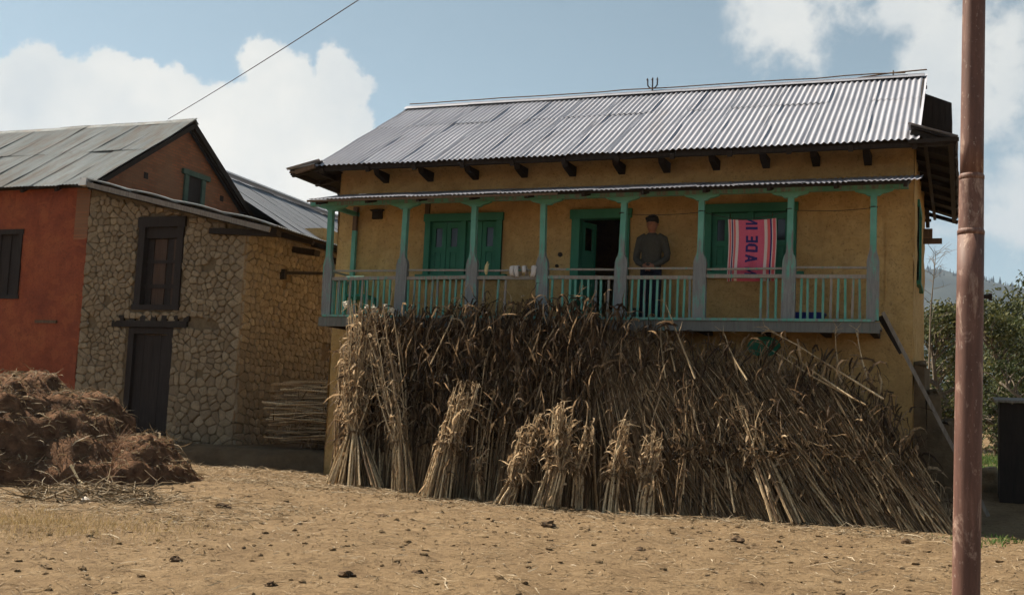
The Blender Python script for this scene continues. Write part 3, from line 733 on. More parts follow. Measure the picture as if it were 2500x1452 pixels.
def voronoi(seeds, box, maxr):
    cells = []
    for i, (px, py) in enumerate(seeds):
        poly = [(max(box[0],px-maxr), max(box[2],py-maxr)), (min(box[1],px+maxr), max(box[2],py-maxr)), (min(box[1],px+maxr), min(box[3],py+maxr)), (max(box[0],px-maxr), min(box[3],py+maxr))]
        near = sorted(((qx-px)**2+(qy-py)**2, qx, qy) for j, (qx, qy) in enumerate(seeds) if j != i and abs(qx-px) < 2*maxr and abs(qy-py) < 2*maxr)
        for d, qx, qy in near[:18]:
            poly = clip(poly, px, py, qx, qy)
            if len(poly) < 3: break
        cells.append(poly)
    return cells
def stone_faces(poly, rnd, gap=.003, lift=.036):
    cx = sum(p[0] for p in poly)/len(poly); cy = sum(p[1] for p in poly)/len(poly)
    P = []
    for i in range(len(poly)):     # chamfer the corners
        a = poly[i]; c = poly[(i+1) % len(poly)]
        L = math.hypot(c[0]-a[0], c[1]-a[1])
        if L < .012: continue
        f = rnd.uniform(.08, .26); P.append((a[0]+(c[0]-a[0])*f, a[1]+(c[1]-a[1])*f)); P.append((c[0]+(a[0]-c[0])*f, c[1]+(a[1]-c[1])*f))
    if len(P) < 5: return None
    def ring(k, d, h):
        o = []
        for x, y in P:
            L = math.hypot(x-cx, y-cy); s = max(.2, (L-d)/max(L,1e-6))*k
            o.append((cx+(x-cx)*s, cy+(y-cy)*s, h))
        return o
    n = len(P); l = lift*rnd.uniform(.55, 1.3)
    tx, ty = rnd.uniform(-.08, .08), rnd.uniform(-.08, .08)
    r0 = ring(1, gap, -.03); r1 = ring(1, gap, l*.45); r2 = [(x, y, l*rnd.uniform(.85, 1.1)+tx*(x-cx)+ty*(y-cy)) for x, y, h in ring(.80, gap, l)]
    vs = r0+r1+r2+[(cx, cy, l*1.12)]
    fs = [(i, (i+1) % n, (i+1) % n+n, i+n) for i in range(n)]+[(i+n, (i+1) % n+n, (i+1) % n+2*n, i+2*n) for i in range(n)]+[(i+2*n, (i+1) % n+2*n, 3*n) for i in range(n)]
    return vs, fs
rw = random.Random(4)
def rows(x0, x1, z0, z1, hs, ws, quoin=None):
    sd_ = []; z = z0
    r = 0
    while z < z1:
        h = rw.uniform(*hs)*(1.25 if z < 1.9 else 1); x = x0+rw.uniform(0, .15)
        xe = x1
        if quoin is not None:
            w = .38 if r % 2 else .24; sd_.append((x1-w/2, z+h/2)); xe = x1-w
        while x < xe-.05:
            w = rw.uniform(*ws)*(1.25 if z < 1.9 else 1)
            sd_.append((min(x+w/2, xe-.04), z+h/2+rw.uniform(-.045, .045))); x += w
        z += h; r += 1
    return sd_
def inr(h, x, z, m=0): return h[0]-m < x < h[1]+m and h[2]-m < z < h[3]+m
seeds = rows(GX+.02, AX1, .42, 5.6, (.085, .15), (.09, .25), 1)
seeds = [p for p in seeds if p[0] > AX1-.45 or rw.random() > .05]+[(rw.uniform(GX+.05, AX1-.5), rw.uniform(.5, 5.4)) for _ in range(80)]
cells = voronoi(seeds, (GX+.02, AX1, .42, 5.6), .27)
holes = [(-3.86,-3.74,2.76,2.92), (-3.66,-3.28,2.74,2.88), (-3.62,-3.50,3.80,3.96), (-3.66,-3.52,1.74,1.92), (-6.4,-6.28,2.72,2.84), (-6.05,-5.92,3.2,3.32)]
cand = []
for (sx, sz), poly in zip(seeds, cells):
    if len(poly) < 3 or inr(ADOOR, sx, sz, .03) or inr(AWIN, sx, sz, .03) or sz > rake(sx)-.16: continue
    if any(inr(h, sx, sz, .04) for h in holes): continue
    if inr((-5.8, -3.95, 2.70, 2.86), sx, sz): continue
    P = [(min(max(x, GX+.02), AX1), z) for x, z in poly]
    for W in (ADOOR, AWIN):
        if any(inr(W, x, z, .01) for x, z in P):
            if sx < W[0]: P = [(min(x, W[0]-.02), z) for x, z in P]
            elif sx > W[1]: P = [(max(x, W[1]+.02), z) for x, z in P]
            elif sz > W[3]: P = [(x, max(z, W[3]+.02)) for x, z in P]
            else: P = [(x, min(z, W[2]-.02)) for x, z in P]
    P = [(x, min(z, rake(x)-.12)) for x, z in P]
    ar = abs(sum(P[i][0]*P[(i+1) % len(P)][1]-P[(i+1) % len(P)][0]*P[i][1] for i in range(len(P))))/2
    if ar < .0035: continue
    st = stone_faces(P, rw)
    if st: cand.append((ar, st, sx, sz))
cand.sort(key=lambda c: -c[0])
rest = MB()
for k, (ar, (vs, fs), sx, sz) in enumerate(cand):
    if k < 290:
        q = MB(); q.tint = rw.random(); q.add([(x, AY-h, z) for x, z, h in vs], [tuple(reversed(f)) for f in fs][::1])
        q.f = [tuple(reversed(f)) for f in q.f]
        q.obj('stone', M_STONE, stw, tint=True)
    else:
        rest.tint = rw.random(); rest.add([(x, AY-h, z) for x, z, h in vs], fs)
# side wall stones (smaller rubble), one mass
seeds = rows(AY+.02, 6.4, .42, 4.66, (.11, .17), (.11, .20))
cells = voronoi(seeds, (AY+.0, 6.4, .42, 4.66), .22)
side = MB(); shole = [(2.9,3.05,3.75,4.0),(4.55,4.8,2.35,2.65),(3.15,3.25,2.68,2.9)]
for (sy, sz), poly in zip(seeds, cells):
    if len(poly) < 3 or any(inr(h, sy, sz, .03) for h in shole): continue
    st = stone_faces(poly, rw, .004, .032)
    if not st: continue
    side.tint = rw.random(); side.add([(AX1+h-.005, y, z) for y, z, h in st[0]], st[1])
sw = side.obj('rubble_stones', M_STONE2, S, tint=True); sw['kind'] = 'stuff'
if rest.v: rr_o = rest.obj('small_stones', M_STONE, S, tint=True); rr_o['kind'] = 'stuff'
# lower door with lintel and joist ends
q = MB(); x0, x1, z0, z1 = ADOOR
q.box(x0, x0+.13, AY+.02, AY+.2, z0+.1, z1-.13); q.box(x1-.13, x1, AY+.02, AY+.2, z0+.1, z1-.13); q.box(x0, x1, AY+.02, AY+.2, z1-.129, z1-.01); q.box(x0, x1, AY-.02, AY+.25, z0-.02, z0+.1)
ad = q.obj('door', M_DARK, S)
for k in range(4):
    w = (x1-x0-.26)/4; q = MB(); q.box(x0+.13+k*w+.004, x0+.13+(k+1)*w-.004, AY+.10+.004*(k % 2), AY+.14, z0+.11, z1-.14); q.obj('plank', M_DARK, ad)
q = MB(); q.box(-5.78, -3.98, AY-.05, AY+.3, 2.72, 2.84); q.obj('lintel', M_WOODD, S)
for k in range(7): q = MB(); x = -5.62+k*.26; q.box(x, x+.12, AY-.04, AY+.25, 2.842, 2.95); q.obj('joist_end', M_WOODD, S)
# upper window: heavy dark frame, plank shutters
q = MB(); x0, x1, z0, z1 = AWIN
q.box(x0, x0+.15, AY-.035, AY+.25, z0+.08, z1-.2); q.box(x1-.15, x1, AY-.035, AY+.25, z0+.08, z1-.2); q.box(x0-.03, x1+.03, AY-.045, AY+.25, z1-.2, z1); q.box(x0-.03, x1+.03, AY-.055, AY+.25, z0-.02, z0+.08)
q.box(x0+.15, x1-.15, AY+.035, AY+.20, z1-.42, z1-.2)
aw = q.obj('window', M_DARK, S)
for k in range(5):
    w = (x1-x0-.30)/5; q = MB(); q.box(x0+.15+k*w+.006, x0+.15+(k+1)*w-.006, AY+.10+.012*(k % 2), AY+.14+.012*(k % 2), z0+.09, z1-.43); q.obj('plank', (M_SHUT if k in (1, 2, 4) else M_DARK), aw)
for k, (a, c, d, e) in enumerate(((x0+.15, x1-.15, 3.5, 3.58), (x0+.15, x1-.15, 4.0, 4.06))):
    q = MB(); q.box(a, c, AY+.075, AY+.099, d, e); q.obj('ledge_bar', M_DARK, aw)
# beams
q = MB(); q.bar((-3.55, AY-.06, 4.60), (-2.0, AY-.06, 4.52), .14, .11); q.obj('wall_beam', M_WOODD, S)
q = MB(); q.bar((AX1-.2, 2.75, 3.93), (AX1+.12, 2.75, 3.93), .09, .20); q.bar((AX1+.06, 2.75, 3.96), (AX1+.10, 4.2, 4.14), .05, .06); q.obj('wall_bracket', M_WOODD, S)
for y in (3.2, 4.7): q = MB(); q.bar((AX1-.2, y, 4.52), (AX1+.55, y, 4.42), .22, .12); q.obj('eave_bracket', M_WOODD, S)
# gable wall of mud brick with its little window
q = MB()
def gpt(y, z, d): return (GX-d, y, z)
q.add([gpt(AY,4.5,0), gpt(7.2,4.5,0), gpt(7.2,SEZ+.1,0), gpt(SRY,SRZ-.12,0), gpt(AY,SEZ+.1,0), gpt(AY,4.5,.35), gpt(7.2,4.5,.35), gpt(7.2,SEZ+.1,.35), gpt(SRY,SRZ-.12,.35), gpt(AY,SEZ+.1,.35)],
      [(0,1,2,3,4),(9,8,7,6,5),(0,5,6,1),(1,6,7,2),(2,7,8,3),(3,8,9,4),(4,9,5,0)])
q.obj('gable_wall', M_GABLE, S)
q = MB(); q.box(GX-.1, GX+.07, 4.36, 5.38, 6.50, 6.62); q.box(GX-.1, GX+.05, 4.46, 4.60, 5.5, 6.499); q.box(GX-.1, GX+.05, 5.10, 5.24, 5.5, 6.499)
gw = q.obj('window', M_TEALW, S); gw.data.materials[0] = simple('faded_green_frame', (.05,.085,.065), (.09,.13,.10), 6, .85, .3)
q = MB(); q.box(GX-.05, GX+.012, 4.60, 5.10, 5.5, 6.50); q.obj('shutter', M_DARK, gw)
for y, z in ((3.15, 6.18), (3.0, 6.68), (5.95, 6.22)): q = MB(); q.box(GX-.06, GX+.006, y-.07, y+.07, z-.07, z+.07); q.obj('putlog_hole', M_WOODD, S)
# main roof of the stone house
q = MB(); ssl = Vector((0, SRY-SEY, SRZ-SEZ)); SSL = ssl.length
for k in range(9): x = -13.6+k*.9; q.bar((x, SEY+.05, SEZ-.09), (x, SRY, SRZ-.12), .08, .1); q.bar((x, 2*SRY-SEY-.05, SEZ-.09), (x, SRY, SRZ-.12), .08, .1)
q.bar((-6.44, SEY+.02, SEZ-.07), (-6.44, SRY, SRZ-.07), .05, .13); q.bar((-6.44, 2*SRY-SEY, SEZ-.09), (-6.44, SRY, SRZ-.09), .06, .22)
q.bar((-14, SEY+.15, SEZ-.02), (-6.5, SEY+.15, SEZ-.02), .06, .06)
sroof = q.obj('roof', M_WOODD, S)
so1 = [corr_mesh('old_tin_sheet', .90, SSL*.55, .09, .010, 5, M_TIN_OLD, .03, 60+k) for k in range(4)]
so2 = [corr_mesh('old_tin_sheet_upper', .90, SSL*.52, .09, .010, 5, M_TIN_OLD, .03, 70+k) for k in range(4)]
lay_sheets(sroof, so1, -14.2, -6.42, (0, SEY-.05, SEZ-.03), (1,0,0), ssl, .78, .0, rs, .03)
lay_sheets(sroof, so2, -14.2, -6.42, (0, SEY+ssl.y*.5, SEZ+ssl.z*.5), (1,0,0), ssl, .78, .02, rs, .02)
so3 = [corr_mesh('old_tin_sheet_rear', .90, SSL, .09, .010, 5, M_TIN_OLD, .03, 80)]
lay_sheets(sroof, so3, 6.42, 14.2, (0, 2*SRY-SEY, SEZ), (-1,0,0), (0, -ssl.y, ssl.z), .78, .0, rs, .03)
for i in range(6):
    xa = -14.2+i*1.3; q = MB(); vs = []
    for x in (xa, xa+1.34):
        for dy, dz in ((-.14,-.09),(-.03,-.0),(.03,-.0),(.14,-.09)): vs.append((x, SRY+dy, SRZ+.03+dz+.025*n3(x*2, 3)+.004*(i % 2)))
    q.add(vs, [(j, j+1, j+5, j+4) for j in range(3)]); q.obj('ridge_cap', M_TIN_OLD, sroof)
q = MB(); q.hexa([(-6.56,1.06,5.53),(-6.38,1.06,5.53),(-6.38,1.22,5.53),(-6.56,1.22,5.53),(-6.53,1.10,5.69),(-6.40,1.10,5.69),(-6.40,1.35,5.72),(-6.53,1.35,5.72)]); q.obj('corner_flashing', M_TIN_WHITE, sroof)
# lean-to roof over the annex, sagging old sheets
q = MB()
for y in (1.30, 2.6, 3.9, 5.2, 6.4): q.bar((-6.5, y, rake(-6.5)-.05), (-1.95, y, rake(-1.95)-.05), .07, .09)
for x in (-5.6, -4.2, -2.9, -2.05): q.bar((x, 1.22, rake(x)+.01), (x, 6.8, rake(x)+.01), .06, .04)
lroof = q.obj('lean_to_roof', M_WOODD, S)
def lean_sheet(x0, x1, y0, y1, seed):
    n = int((y1-y0)/.08*6); m = 10; q = MB(); vs = []
    for j in range(m+1):
        x = x0+(x1-x0)*j/m
        for i in range(n+1):
            y = y0+(y1-y0)*i/n
            sag = -.035*math.sin(math.pi*j/m*1.0)*math.exp(-((y-y0)/.6)**2)*(1 if y0 < 1.5 else .3)
            vs.append((x, y+.02*n3(x*3, seed), rake(x)+.055+.010*math.cos(2*math.pi*y/.08)-sag+.02*n3(x*1.3+seed, y, 2)+(x1-x)*.012))
    q.add(vs, [(j*(n+1)+i, j*(n+1)+i+1, (j+1)*(n+1)+i+1, (j+1)*(n+1)+i) for j in range(m) for i in range(n)])
    return q.obj('corrugated_sheet', M_TIN_OLD, lroof, smooth=True)
for k, (a, c) in enumerate(((-6.6, -5.3), (-5.42, -4.15), (-4.27, -3.0), (-3.12, -1.88))):
    for r in range(7): lean_sheet(a, c, 1.16+r*.8, 1.16+r*.8+.86, k*7+r)
    q = MB(); vs = []      # the curled pale front edge of each sheet
    for j in range(9):
        x = a+(c-a)*j/8; z = rake(x)+.05+.035*math.sin(math.pi*j/8)+(c-x)*.012
        vs += [(x, 1.150, z-.02), (x, 1.14, z+.006), (x, 1.20, z+.02)]
    q.add(vs, [(3*j+i, 3*j+i+3, 3*j+i+4, 3*j+i+1) for j in range(8) for i in range(2)]); q.obj('sheet_edge', M_TIN_OLD, lroof, smooth=True)
q = MB(); q.bar((-6.4, 1.12, rake(-6.4)-.03), (-2.0, 1.12, rake(-2.0)-.05), .03, .10); q.obj('verge_board', M_WOODG, lroof)

# ================================================================== house behind
RH = tag(empty('rear_house', (-6.5, 12, 1)), 'dull blue-grey tin roofed house seen behind the stone house', 'house')
q = MB(); q.box(-11.5, -5.2, 8.4, 17.5, .4, 5.9); q.obj('wall', M_OCHRE, RH)
q = MB(); q.bar((-8.4, 8.0, 7.30), (-8.4, 18.2, 7.14), .12, .12); q.bar((-4.7, 6.8, 5.2), (-4.7, 18.2, 5.0), .08, .08); rroof = q.obj('roof', M_WOODD, RH)
me = [corr_mesh('rear_tin_sheet', .90, 4.35, .09, .010, 4, M_TIN_REAR, .02, 90+k) for k in range(3)]
lay_sheets(rroof, me, 6.7, 18.3, (-4.63, 0, 5.37), (0,1,-.016), (-3.77, 0, 2.15), .8, 0, rs, .02)
lay_sheets(rroof, me[:1], -18.3, -7.9, (-12.17, 0, 5.37), (0,-1,.016), (3.77, 0, 2.15), .8, 0, rs, .02)
q = MB(); vs = []
for y in (6.65, 18.35):
    for dx, dz in ((-.16,-.10),(0,.0),(.16,-.10)): vs.append((-8.4+dx, y, 7.585-.016*(y)+.125+dz-.02))
q.add(vs, [(0,1,4,3),(1,2,5,4)]); q.obj('ridge_cap', M_TIN_REAR, rroof)

# ================================================================== maize stalks
def V3(r, s): return Vector((r.uniform(-s,s), r.uniform(-s,s), r.uniform(-s,s)))
def stalk(bs, bl, base, tip, rnd, rad=.011, nl=4, lo=.3, hi=1.0, bend=.06, LL=(.3,.75), LW=(.018,.045), tintc=(.5,.25), tassel=.3, droop=(.12,.55)):
    base = Vector(base); tip = Vector(tip); ax = tip-base; L = ax.length
    o = V3(rnd, bend*L); pts = []
    for i in range(5):
        t = i/4; pts.append(base+ax*t+o*(4*t*(1-t))*.6+V3(rnd, .008*L*t))
    tn = max(0, min(1, rnd.gauss(tintc[0], tintc[1]))); bs.tint = tn
    bs.tube(pts, [rad*1.05, rad, rad*.85, rad*.65, rad*.35], 4, cap=True); bs.mottle(5, 4, rnd, .25)
    for k in range(nl):
        t = rnd.uniform(lo, hi); i = min(3, int(t*4)); p = pts[i].lerp(pts[i+1], t*4-i)
        hang = rnd.random() < .6
        d = Vector((0,0,-1))+V3(rnd, .5) if hang else ax.normalized()*rnd.uniform(.1, .9)+V3(rnd, .85)
        bl.tint = max(0, min(1, rnd.gauss(tintc[0], tintc[1])))
        bl.ribbon(p, d, rnd.uniform(*LL), rnd.uniform(*LW)*(.75 if hang else 1), 5, rnd.uniform(.0,.2) if hang else rnd.uniform(*droop), rnd.uniform(.2, .6) if hang else rnd.uniform(.3, 1.1), V3(rnd, 1), rnd)
    if rnd.random() < tassel:
        for k in range(3):
            bs.tube([pts[-1]-ax.normalized()*.02, pts[-1]+ax.normalized()*.08+V3(rnd,.05), pts[-1]+ax.normalized()*.12+V3(rnd,.12)], [.004,.004,.002], 3, cap=False)
# --- the great mass leaning against the balcony
TOP = [(.5,2.80),(1.8,2.85),(3.2,2.95),(4.5,3.0),(5.0,2.95),(5.5,2.82),(6.1,2.64),(6.7,2.50),(7.3,2.52),(8.0,2.44),(8.6,2.32),(9.0,2.06),(9.5,1.4),(9.9,.62),(10.1,.3)]
LEAN = [(0,-.5),(1.5,-.4),(3,-.1),(4.5,-.05),(5.5,-.35),(6.5,-.8),(7.5,-1.15),(8.6,-1.4),(10.2,-1.5)]
rp = random.Random(77)
bs = MB(); bl = MB()
for n in range(4300):
    x = rp.uniform(.85, 9.95); d = rp.random()
    top = lerp_tab(TOP, x)*rp.uniform(.72, 1.03); lean = lerp_tab(LEAN, x)
    yb = -1.20+1.0*d**1.25+.06*n3(x*1.2, 5)
    yt = -.52+.45*d+rp.uniform(-.09, .09)-.2*smooth(.9, 0, top/3)
    zt = top*(1-.10*(1-d))*rp.uniform(.85, 1.0)
    ln = lean*zt/2.4*rp.uniform(.5, 1.3)+rp.gauss(0, .16)
    bx = min(10.0, x-ln*.5)
    stalk(bs, bl, (bx, yb, gh(bx, yb)-.02), (x+ln*.5, min(yt, .1), zt), rp, rp.uniform(.008,.0145), rp.choice((3,4,5,6) if x < 5.5 else (0,1,2,3)), .30, 1.0, .06, LL=(.2,.6), LW=(.018,.05), tintc=(.30,.27), tassel=.12, droop=(.25,.8))  # mass tinted darker than the front bundles: shade put into the colour
# the bushy leafy tops and the loose, tangled outer leaves
for n in range(7000):
    x = rp.uniform(.9, 9.6); t = rp.random()**.6
    if x > 5 and rp.random() < .35+.4*smooth(5, 6.5, x): continue
    t = t; top = lerp_tab(TOP, x)
    z = top*(.25+.78*t); y = -1.15+.55*min(1, z/2.8)+rp.uniform(-.08, .2)
    bl.tint = max(0, min(1, rp.gauss(.31, .28)))  # loose leaves take the same painted-in shade tint
    if rp.random() < .62: bl.ribbon((x, y, z), (rp.gauss(0,.35)+.2*lerp_tab(LEAN, x), rp.gauss(-.12,.2), -1 if t > .6 else rp.choice((-1,1))), rp.uniform(.2,.65), rp.uniform(.014,.042), 5, rp.uniform(0,.2), rp.uniform(.2,.7), V3(rp, 1), rp)
    else: bl.ribbon((x, y, z), (rp.gauss(-.1,.6), rp.gauss(-.25,.5), rp.gauss(.15,.8)), rp.uniform(.15,.5), rp.uniform(.018,.05), 5, rp.uniform(.2,.75), rp.uniform(.5,1.4), V3(rp, 1), rp)
# slumped outer layer at the right: long stalks lying up and to the left over the mass
for n in range(1300):
    x = rp.uniform(5.6, 10.05); f = rp.random(); top = lerp_tab(TOP, min(9.6, x-.5)); z1 = top*rp.uniform(.45, .98); z0 = 0 if f < .6 else rp.uniform(.1, .8)*top*.6
    ln = (.45+.75*smooth(5.5, 7.5, x))*rp.uniform(.7, 1.35); yb = -1.22+.5*z0/2.4+rp.uniform(-.06, .1); L = (z1-z0)
    if L < .3: continue
    xb = x-ln*z0/2.4
    stalk(bs, bl, (xb, yb, max(gh(xb, yb)-.01, z0)), (xb-ln*L*.62, -1.16+.6*min(1, z1/2.6)+rp.uniform(-.06, .08), z1), rp, rp.uniform(.007, .0125), rp.choice((0, 1, 1, 2)), .35, 1.0, .05, LL=(.15,.4), LW=(.012,.03), tintc=(.28,.24), tassel=.1)  # low tint paints the right side of the pile as shaded
# long stray stalks that stick out of the mass
for (a, c, r_) in (((6.55,-.9,1.9),(5.98,-.5,3.02),.014), ((6.25,-.85,2.0),(5.95,-.45,2.9),.012), ((6.1,-.8,1.9),(5.93,-.5,2.75),.012), ((9.1,-.9,1.7),(7.55,-.6,2.62),.013), ((8.9,-.95,1.6),(7.4,-.6,2.46),.012),
                   ((8.7,-.95,1.7),(7.8,-.6,2.3),.013), ((2.45,-1.0,2.0),(2.75,-.5,3.25),.011), ((1.5,-.9,2.2),(1.42,-.4,3.22),.011), ((4.2,-.8,2.3),(4.62,-.4,3.2),.010), ((8.55,-.7,1.9),(8.42,-.4,2.6),.012), ((8.9,-.7,1.9),(8.72,-.45,2.55),.012), ((7.3,-1.0,1.9),(6.9,-.6,2.55),.011)):
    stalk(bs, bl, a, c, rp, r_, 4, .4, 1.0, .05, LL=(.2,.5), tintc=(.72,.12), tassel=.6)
pile = tag(empty('stalk_pile', (5, -.8, 0)), 'great shaded mass of dry maize stalks leaning against the balcony', 'stalk pile', kind='stuff')
o = bs.obj('stalks', M_STALK, pile, tint=True); o['kind'] = 'stuff'
o = bl.obj('leaves', M_LEAF, pile, tint=True); o['kind'] = 'stuff'
# --- separate bundles standing in front
def bundle(label, base, top, n, rb_, rt, rtop, tieh, seed, lit=True, nl=4, lo=.35, LL=(.12,.34)):
    r = random.Random(seed); base = Vector((base[0], base[1], gh(base[0], base[1])-.01)); top = Vector(top)
    root = tag(empty('stalk_bundle', base), label, 'stalk bundle', 'tied bundles of maize stalks in front of the pile')
    bs = MB(); bl = MB(); ax = top-base; axn = ax.normalized(); sag = Vector((r.uniform(-.09,.09), r.uniform(-.05,.03), 0)); tie = base+ax*tieh+sag*.5
    tm = (.55 if seed == 13 else .74) if lit else .34  # tint mean paints the light: pale for sunlit bundles, dark for shaded
    def at(p0, p1, p2, t): return p0.lerp(p1, t/tieh) if t < tieh else p1.lerp(p2, (t-tieh)/(1-tieh))
    for k in range(n):
        a = r.uniform(0, 2*math.pi); q = math.sqrt(r.random()); u = Vector((math.cos(a)*q, math.sin(a)*q*.75, 0)); a2 = a+r.gauss(0, .8)
        p0 = base+u*rb_*r.uniform(.8,1.2)+Vector((0,0,r.uniform(0,.07)))
        if not lit and r.random() < .55: p0 = p0+ax*r.uniform(.0, .3)+V3(r,.05)
        p1 = tie+u*rt+V3(r,.02); f = r.choice((r.uniform(.5,.8), r.uniform(.8,1.08)))
        p2 = base+ax*f+sag*-f+Vector((math.cos(a2)*q, math.sin(a2)*q*.8, 0))*rtop
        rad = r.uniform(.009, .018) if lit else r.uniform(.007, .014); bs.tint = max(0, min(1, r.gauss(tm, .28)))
        m1 = p0.lerp(p1, .5)+V3(r,.014); m2 = p1.lerp(p2, .5)+V3(r,.05); e = p2+V3(r,.09)
        if r.random() < .3: e = p2+Vector((r.uniform(-.25,.25), r.uniform(-.12,.05), -r.uniform(.02,.2)))      # snapped, hanging tip
        q4 = [p0.lerp(m1,.5)+V3(r,.006), m1, m1.lerp(p1,.5)+V3(r,.01), p1, p1.lerp(m2,.5)+V3(r,.016), m2, m2.lerp(p2,.5)+V3(r,.03)]
        bs.tube([p0]+q4+[p2, e], [rad*1.1, rad, rad*1.02, rad*.95, rad*.9, rad*.85, rad*.75, rad*.65, rad*.5, rad*.2], 5); bs.mottle(10, 5, r, .35)
        for j in range(nl+7):
            hug = j >= nl
            t = r.uniform(.05 if not lit else .12, .97) if hug else r.uniform(lo if lit else .15, 1.0)
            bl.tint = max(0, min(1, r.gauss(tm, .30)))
            dd = axn*r.choice((-1,-1,1))+V3(r,.55) if hug else axn*r.uniform(-.5, 1.0)+V3(r,.8)
            bl.ribbon(at(p0,p1,p2,t)+V3(r,.015), dd, r.uniform(.06,.24) if hug else r.uniform(*LL), r.uniform(.016,.048), 4, r.uniform(.2,.7), r.uniform(.5,1.5), V3(r,1), r)
    bs.obj('stalks', M_STALK, root, tint=True); bl.obj('leaves', M_LEAF, root, tint=True)
    t = MB(); t.tint = .5; ux = axn.cross(Vector((0,1,0))).normalized(); uy = ux.cross(axn)
    for w in (-.01, .012): t.tube([tie+axn*(w+.02*math.sin(k*1.3+seed)+.3*rt*math.sin(k*math.pi/7+seed))+ux*math.cos(k*math.pi/7)*(rt*1.08+.015)+uy*math.sin(k*math.pi/7)*(rt*.82+.015) for k in range(15)], .007, 4)
    t.tube([tie-uy*(rt+.02), tie-uy*(rt+.07)+ux*.06+axn*.03, tie-uy*(rt+.05)+ux*.16-axn*.03], [.008,.006,.003], 4)
    t.obj('tie', M_LEAF, root, tint=True)
    return root
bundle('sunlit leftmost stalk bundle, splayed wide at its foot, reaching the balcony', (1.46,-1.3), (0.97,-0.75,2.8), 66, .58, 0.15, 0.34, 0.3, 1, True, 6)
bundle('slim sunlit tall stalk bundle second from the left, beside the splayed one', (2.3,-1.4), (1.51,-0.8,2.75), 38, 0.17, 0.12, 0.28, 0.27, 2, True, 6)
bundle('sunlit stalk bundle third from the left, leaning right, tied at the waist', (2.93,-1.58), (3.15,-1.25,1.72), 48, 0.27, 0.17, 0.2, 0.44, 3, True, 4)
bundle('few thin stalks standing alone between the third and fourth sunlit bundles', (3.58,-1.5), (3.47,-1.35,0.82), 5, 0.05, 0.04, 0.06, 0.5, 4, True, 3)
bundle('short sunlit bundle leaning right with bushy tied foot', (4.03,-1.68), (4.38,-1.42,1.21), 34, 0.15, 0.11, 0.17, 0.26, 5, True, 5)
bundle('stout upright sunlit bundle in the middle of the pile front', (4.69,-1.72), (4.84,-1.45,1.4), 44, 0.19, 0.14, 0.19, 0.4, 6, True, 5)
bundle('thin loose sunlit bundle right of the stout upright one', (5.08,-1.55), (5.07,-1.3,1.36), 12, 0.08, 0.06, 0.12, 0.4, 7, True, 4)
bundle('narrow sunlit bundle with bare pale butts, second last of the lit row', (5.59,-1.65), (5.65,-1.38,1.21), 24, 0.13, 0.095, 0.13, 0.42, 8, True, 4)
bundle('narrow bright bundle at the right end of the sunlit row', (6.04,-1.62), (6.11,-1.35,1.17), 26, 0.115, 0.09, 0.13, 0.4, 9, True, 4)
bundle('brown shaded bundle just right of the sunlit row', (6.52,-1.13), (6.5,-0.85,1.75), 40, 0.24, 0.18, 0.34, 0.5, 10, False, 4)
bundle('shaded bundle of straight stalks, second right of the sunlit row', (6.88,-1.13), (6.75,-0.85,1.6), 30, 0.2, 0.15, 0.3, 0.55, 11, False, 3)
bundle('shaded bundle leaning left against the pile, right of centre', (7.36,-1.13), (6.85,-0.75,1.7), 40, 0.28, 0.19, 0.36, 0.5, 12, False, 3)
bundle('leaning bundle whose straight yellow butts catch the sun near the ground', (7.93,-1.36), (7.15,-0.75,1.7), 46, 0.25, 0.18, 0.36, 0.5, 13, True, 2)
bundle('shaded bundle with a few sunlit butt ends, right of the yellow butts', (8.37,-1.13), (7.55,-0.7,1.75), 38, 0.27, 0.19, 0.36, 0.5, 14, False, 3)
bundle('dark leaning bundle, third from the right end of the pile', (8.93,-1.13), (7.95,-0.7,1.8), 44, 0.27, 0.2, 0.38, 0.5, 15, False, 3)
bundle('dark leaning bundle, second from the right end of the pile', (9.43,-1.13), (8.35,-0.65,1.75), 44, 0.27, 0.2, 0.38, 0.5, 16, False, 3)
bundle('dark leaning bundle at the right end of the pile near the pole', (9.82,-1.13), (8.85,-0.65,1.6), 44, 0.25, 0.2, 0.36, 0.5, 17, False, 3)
# white husks caught in the tops at the left
for k, (x, y, z, s) in enumerate(((.66,-.55,2.97,.05), (1.02,-.5,2.93,.035), (1.15,-.5,2.90,.045), (1.36,-.5,2.95,.03), (1.50,-.55,2.88,.04))):
    q = MB(); q.blob((x, y, z), s, .6, 2, k, (1,.8,1.1)); tag(q.obj('white_husk', simple('pale_husk_%d' % k, (.55,.48,.36), (.75,.70,.58), 9, .9, .4)), 'pale husk tuft caught among the stalk tops by the left balcony rail', 'husk', 'pale husks in the stalk tops')
# --- stack laid flat in the gap between the houses
r = random.Random(9); bs = MB(); bl = MB()
for n in range(420):
    z = .62+1.06*r.random(); y = r.uniform(1.2, 2.4); xl = -1.75+r.uniform(-.35,.35)+.35*abs(z-1.2)
    stalk(bs, bl, (xl, y, z+r.gauss(0,.05)), (.2-.7*(y > .7)+r.uniform(0,.3), y+r.uniform(-.1,.1), z+r.gauss(.03,.06)), r, r.uniform(.008,.014), 1, .1, .9, .03, LL=(.15,.4), tintc=(.5,.25), tassel=0)
hs = tag(empty('stalk_stack', (-1, 1.8, .55)), 'flat stack of stalks, butt ends out, between stone house and yellow house', 'stalk stack')
bs.obj('stalks', M_STALK, hs, tint=True); bl.obj('leaves', M_LEAF, hs, tint=True)

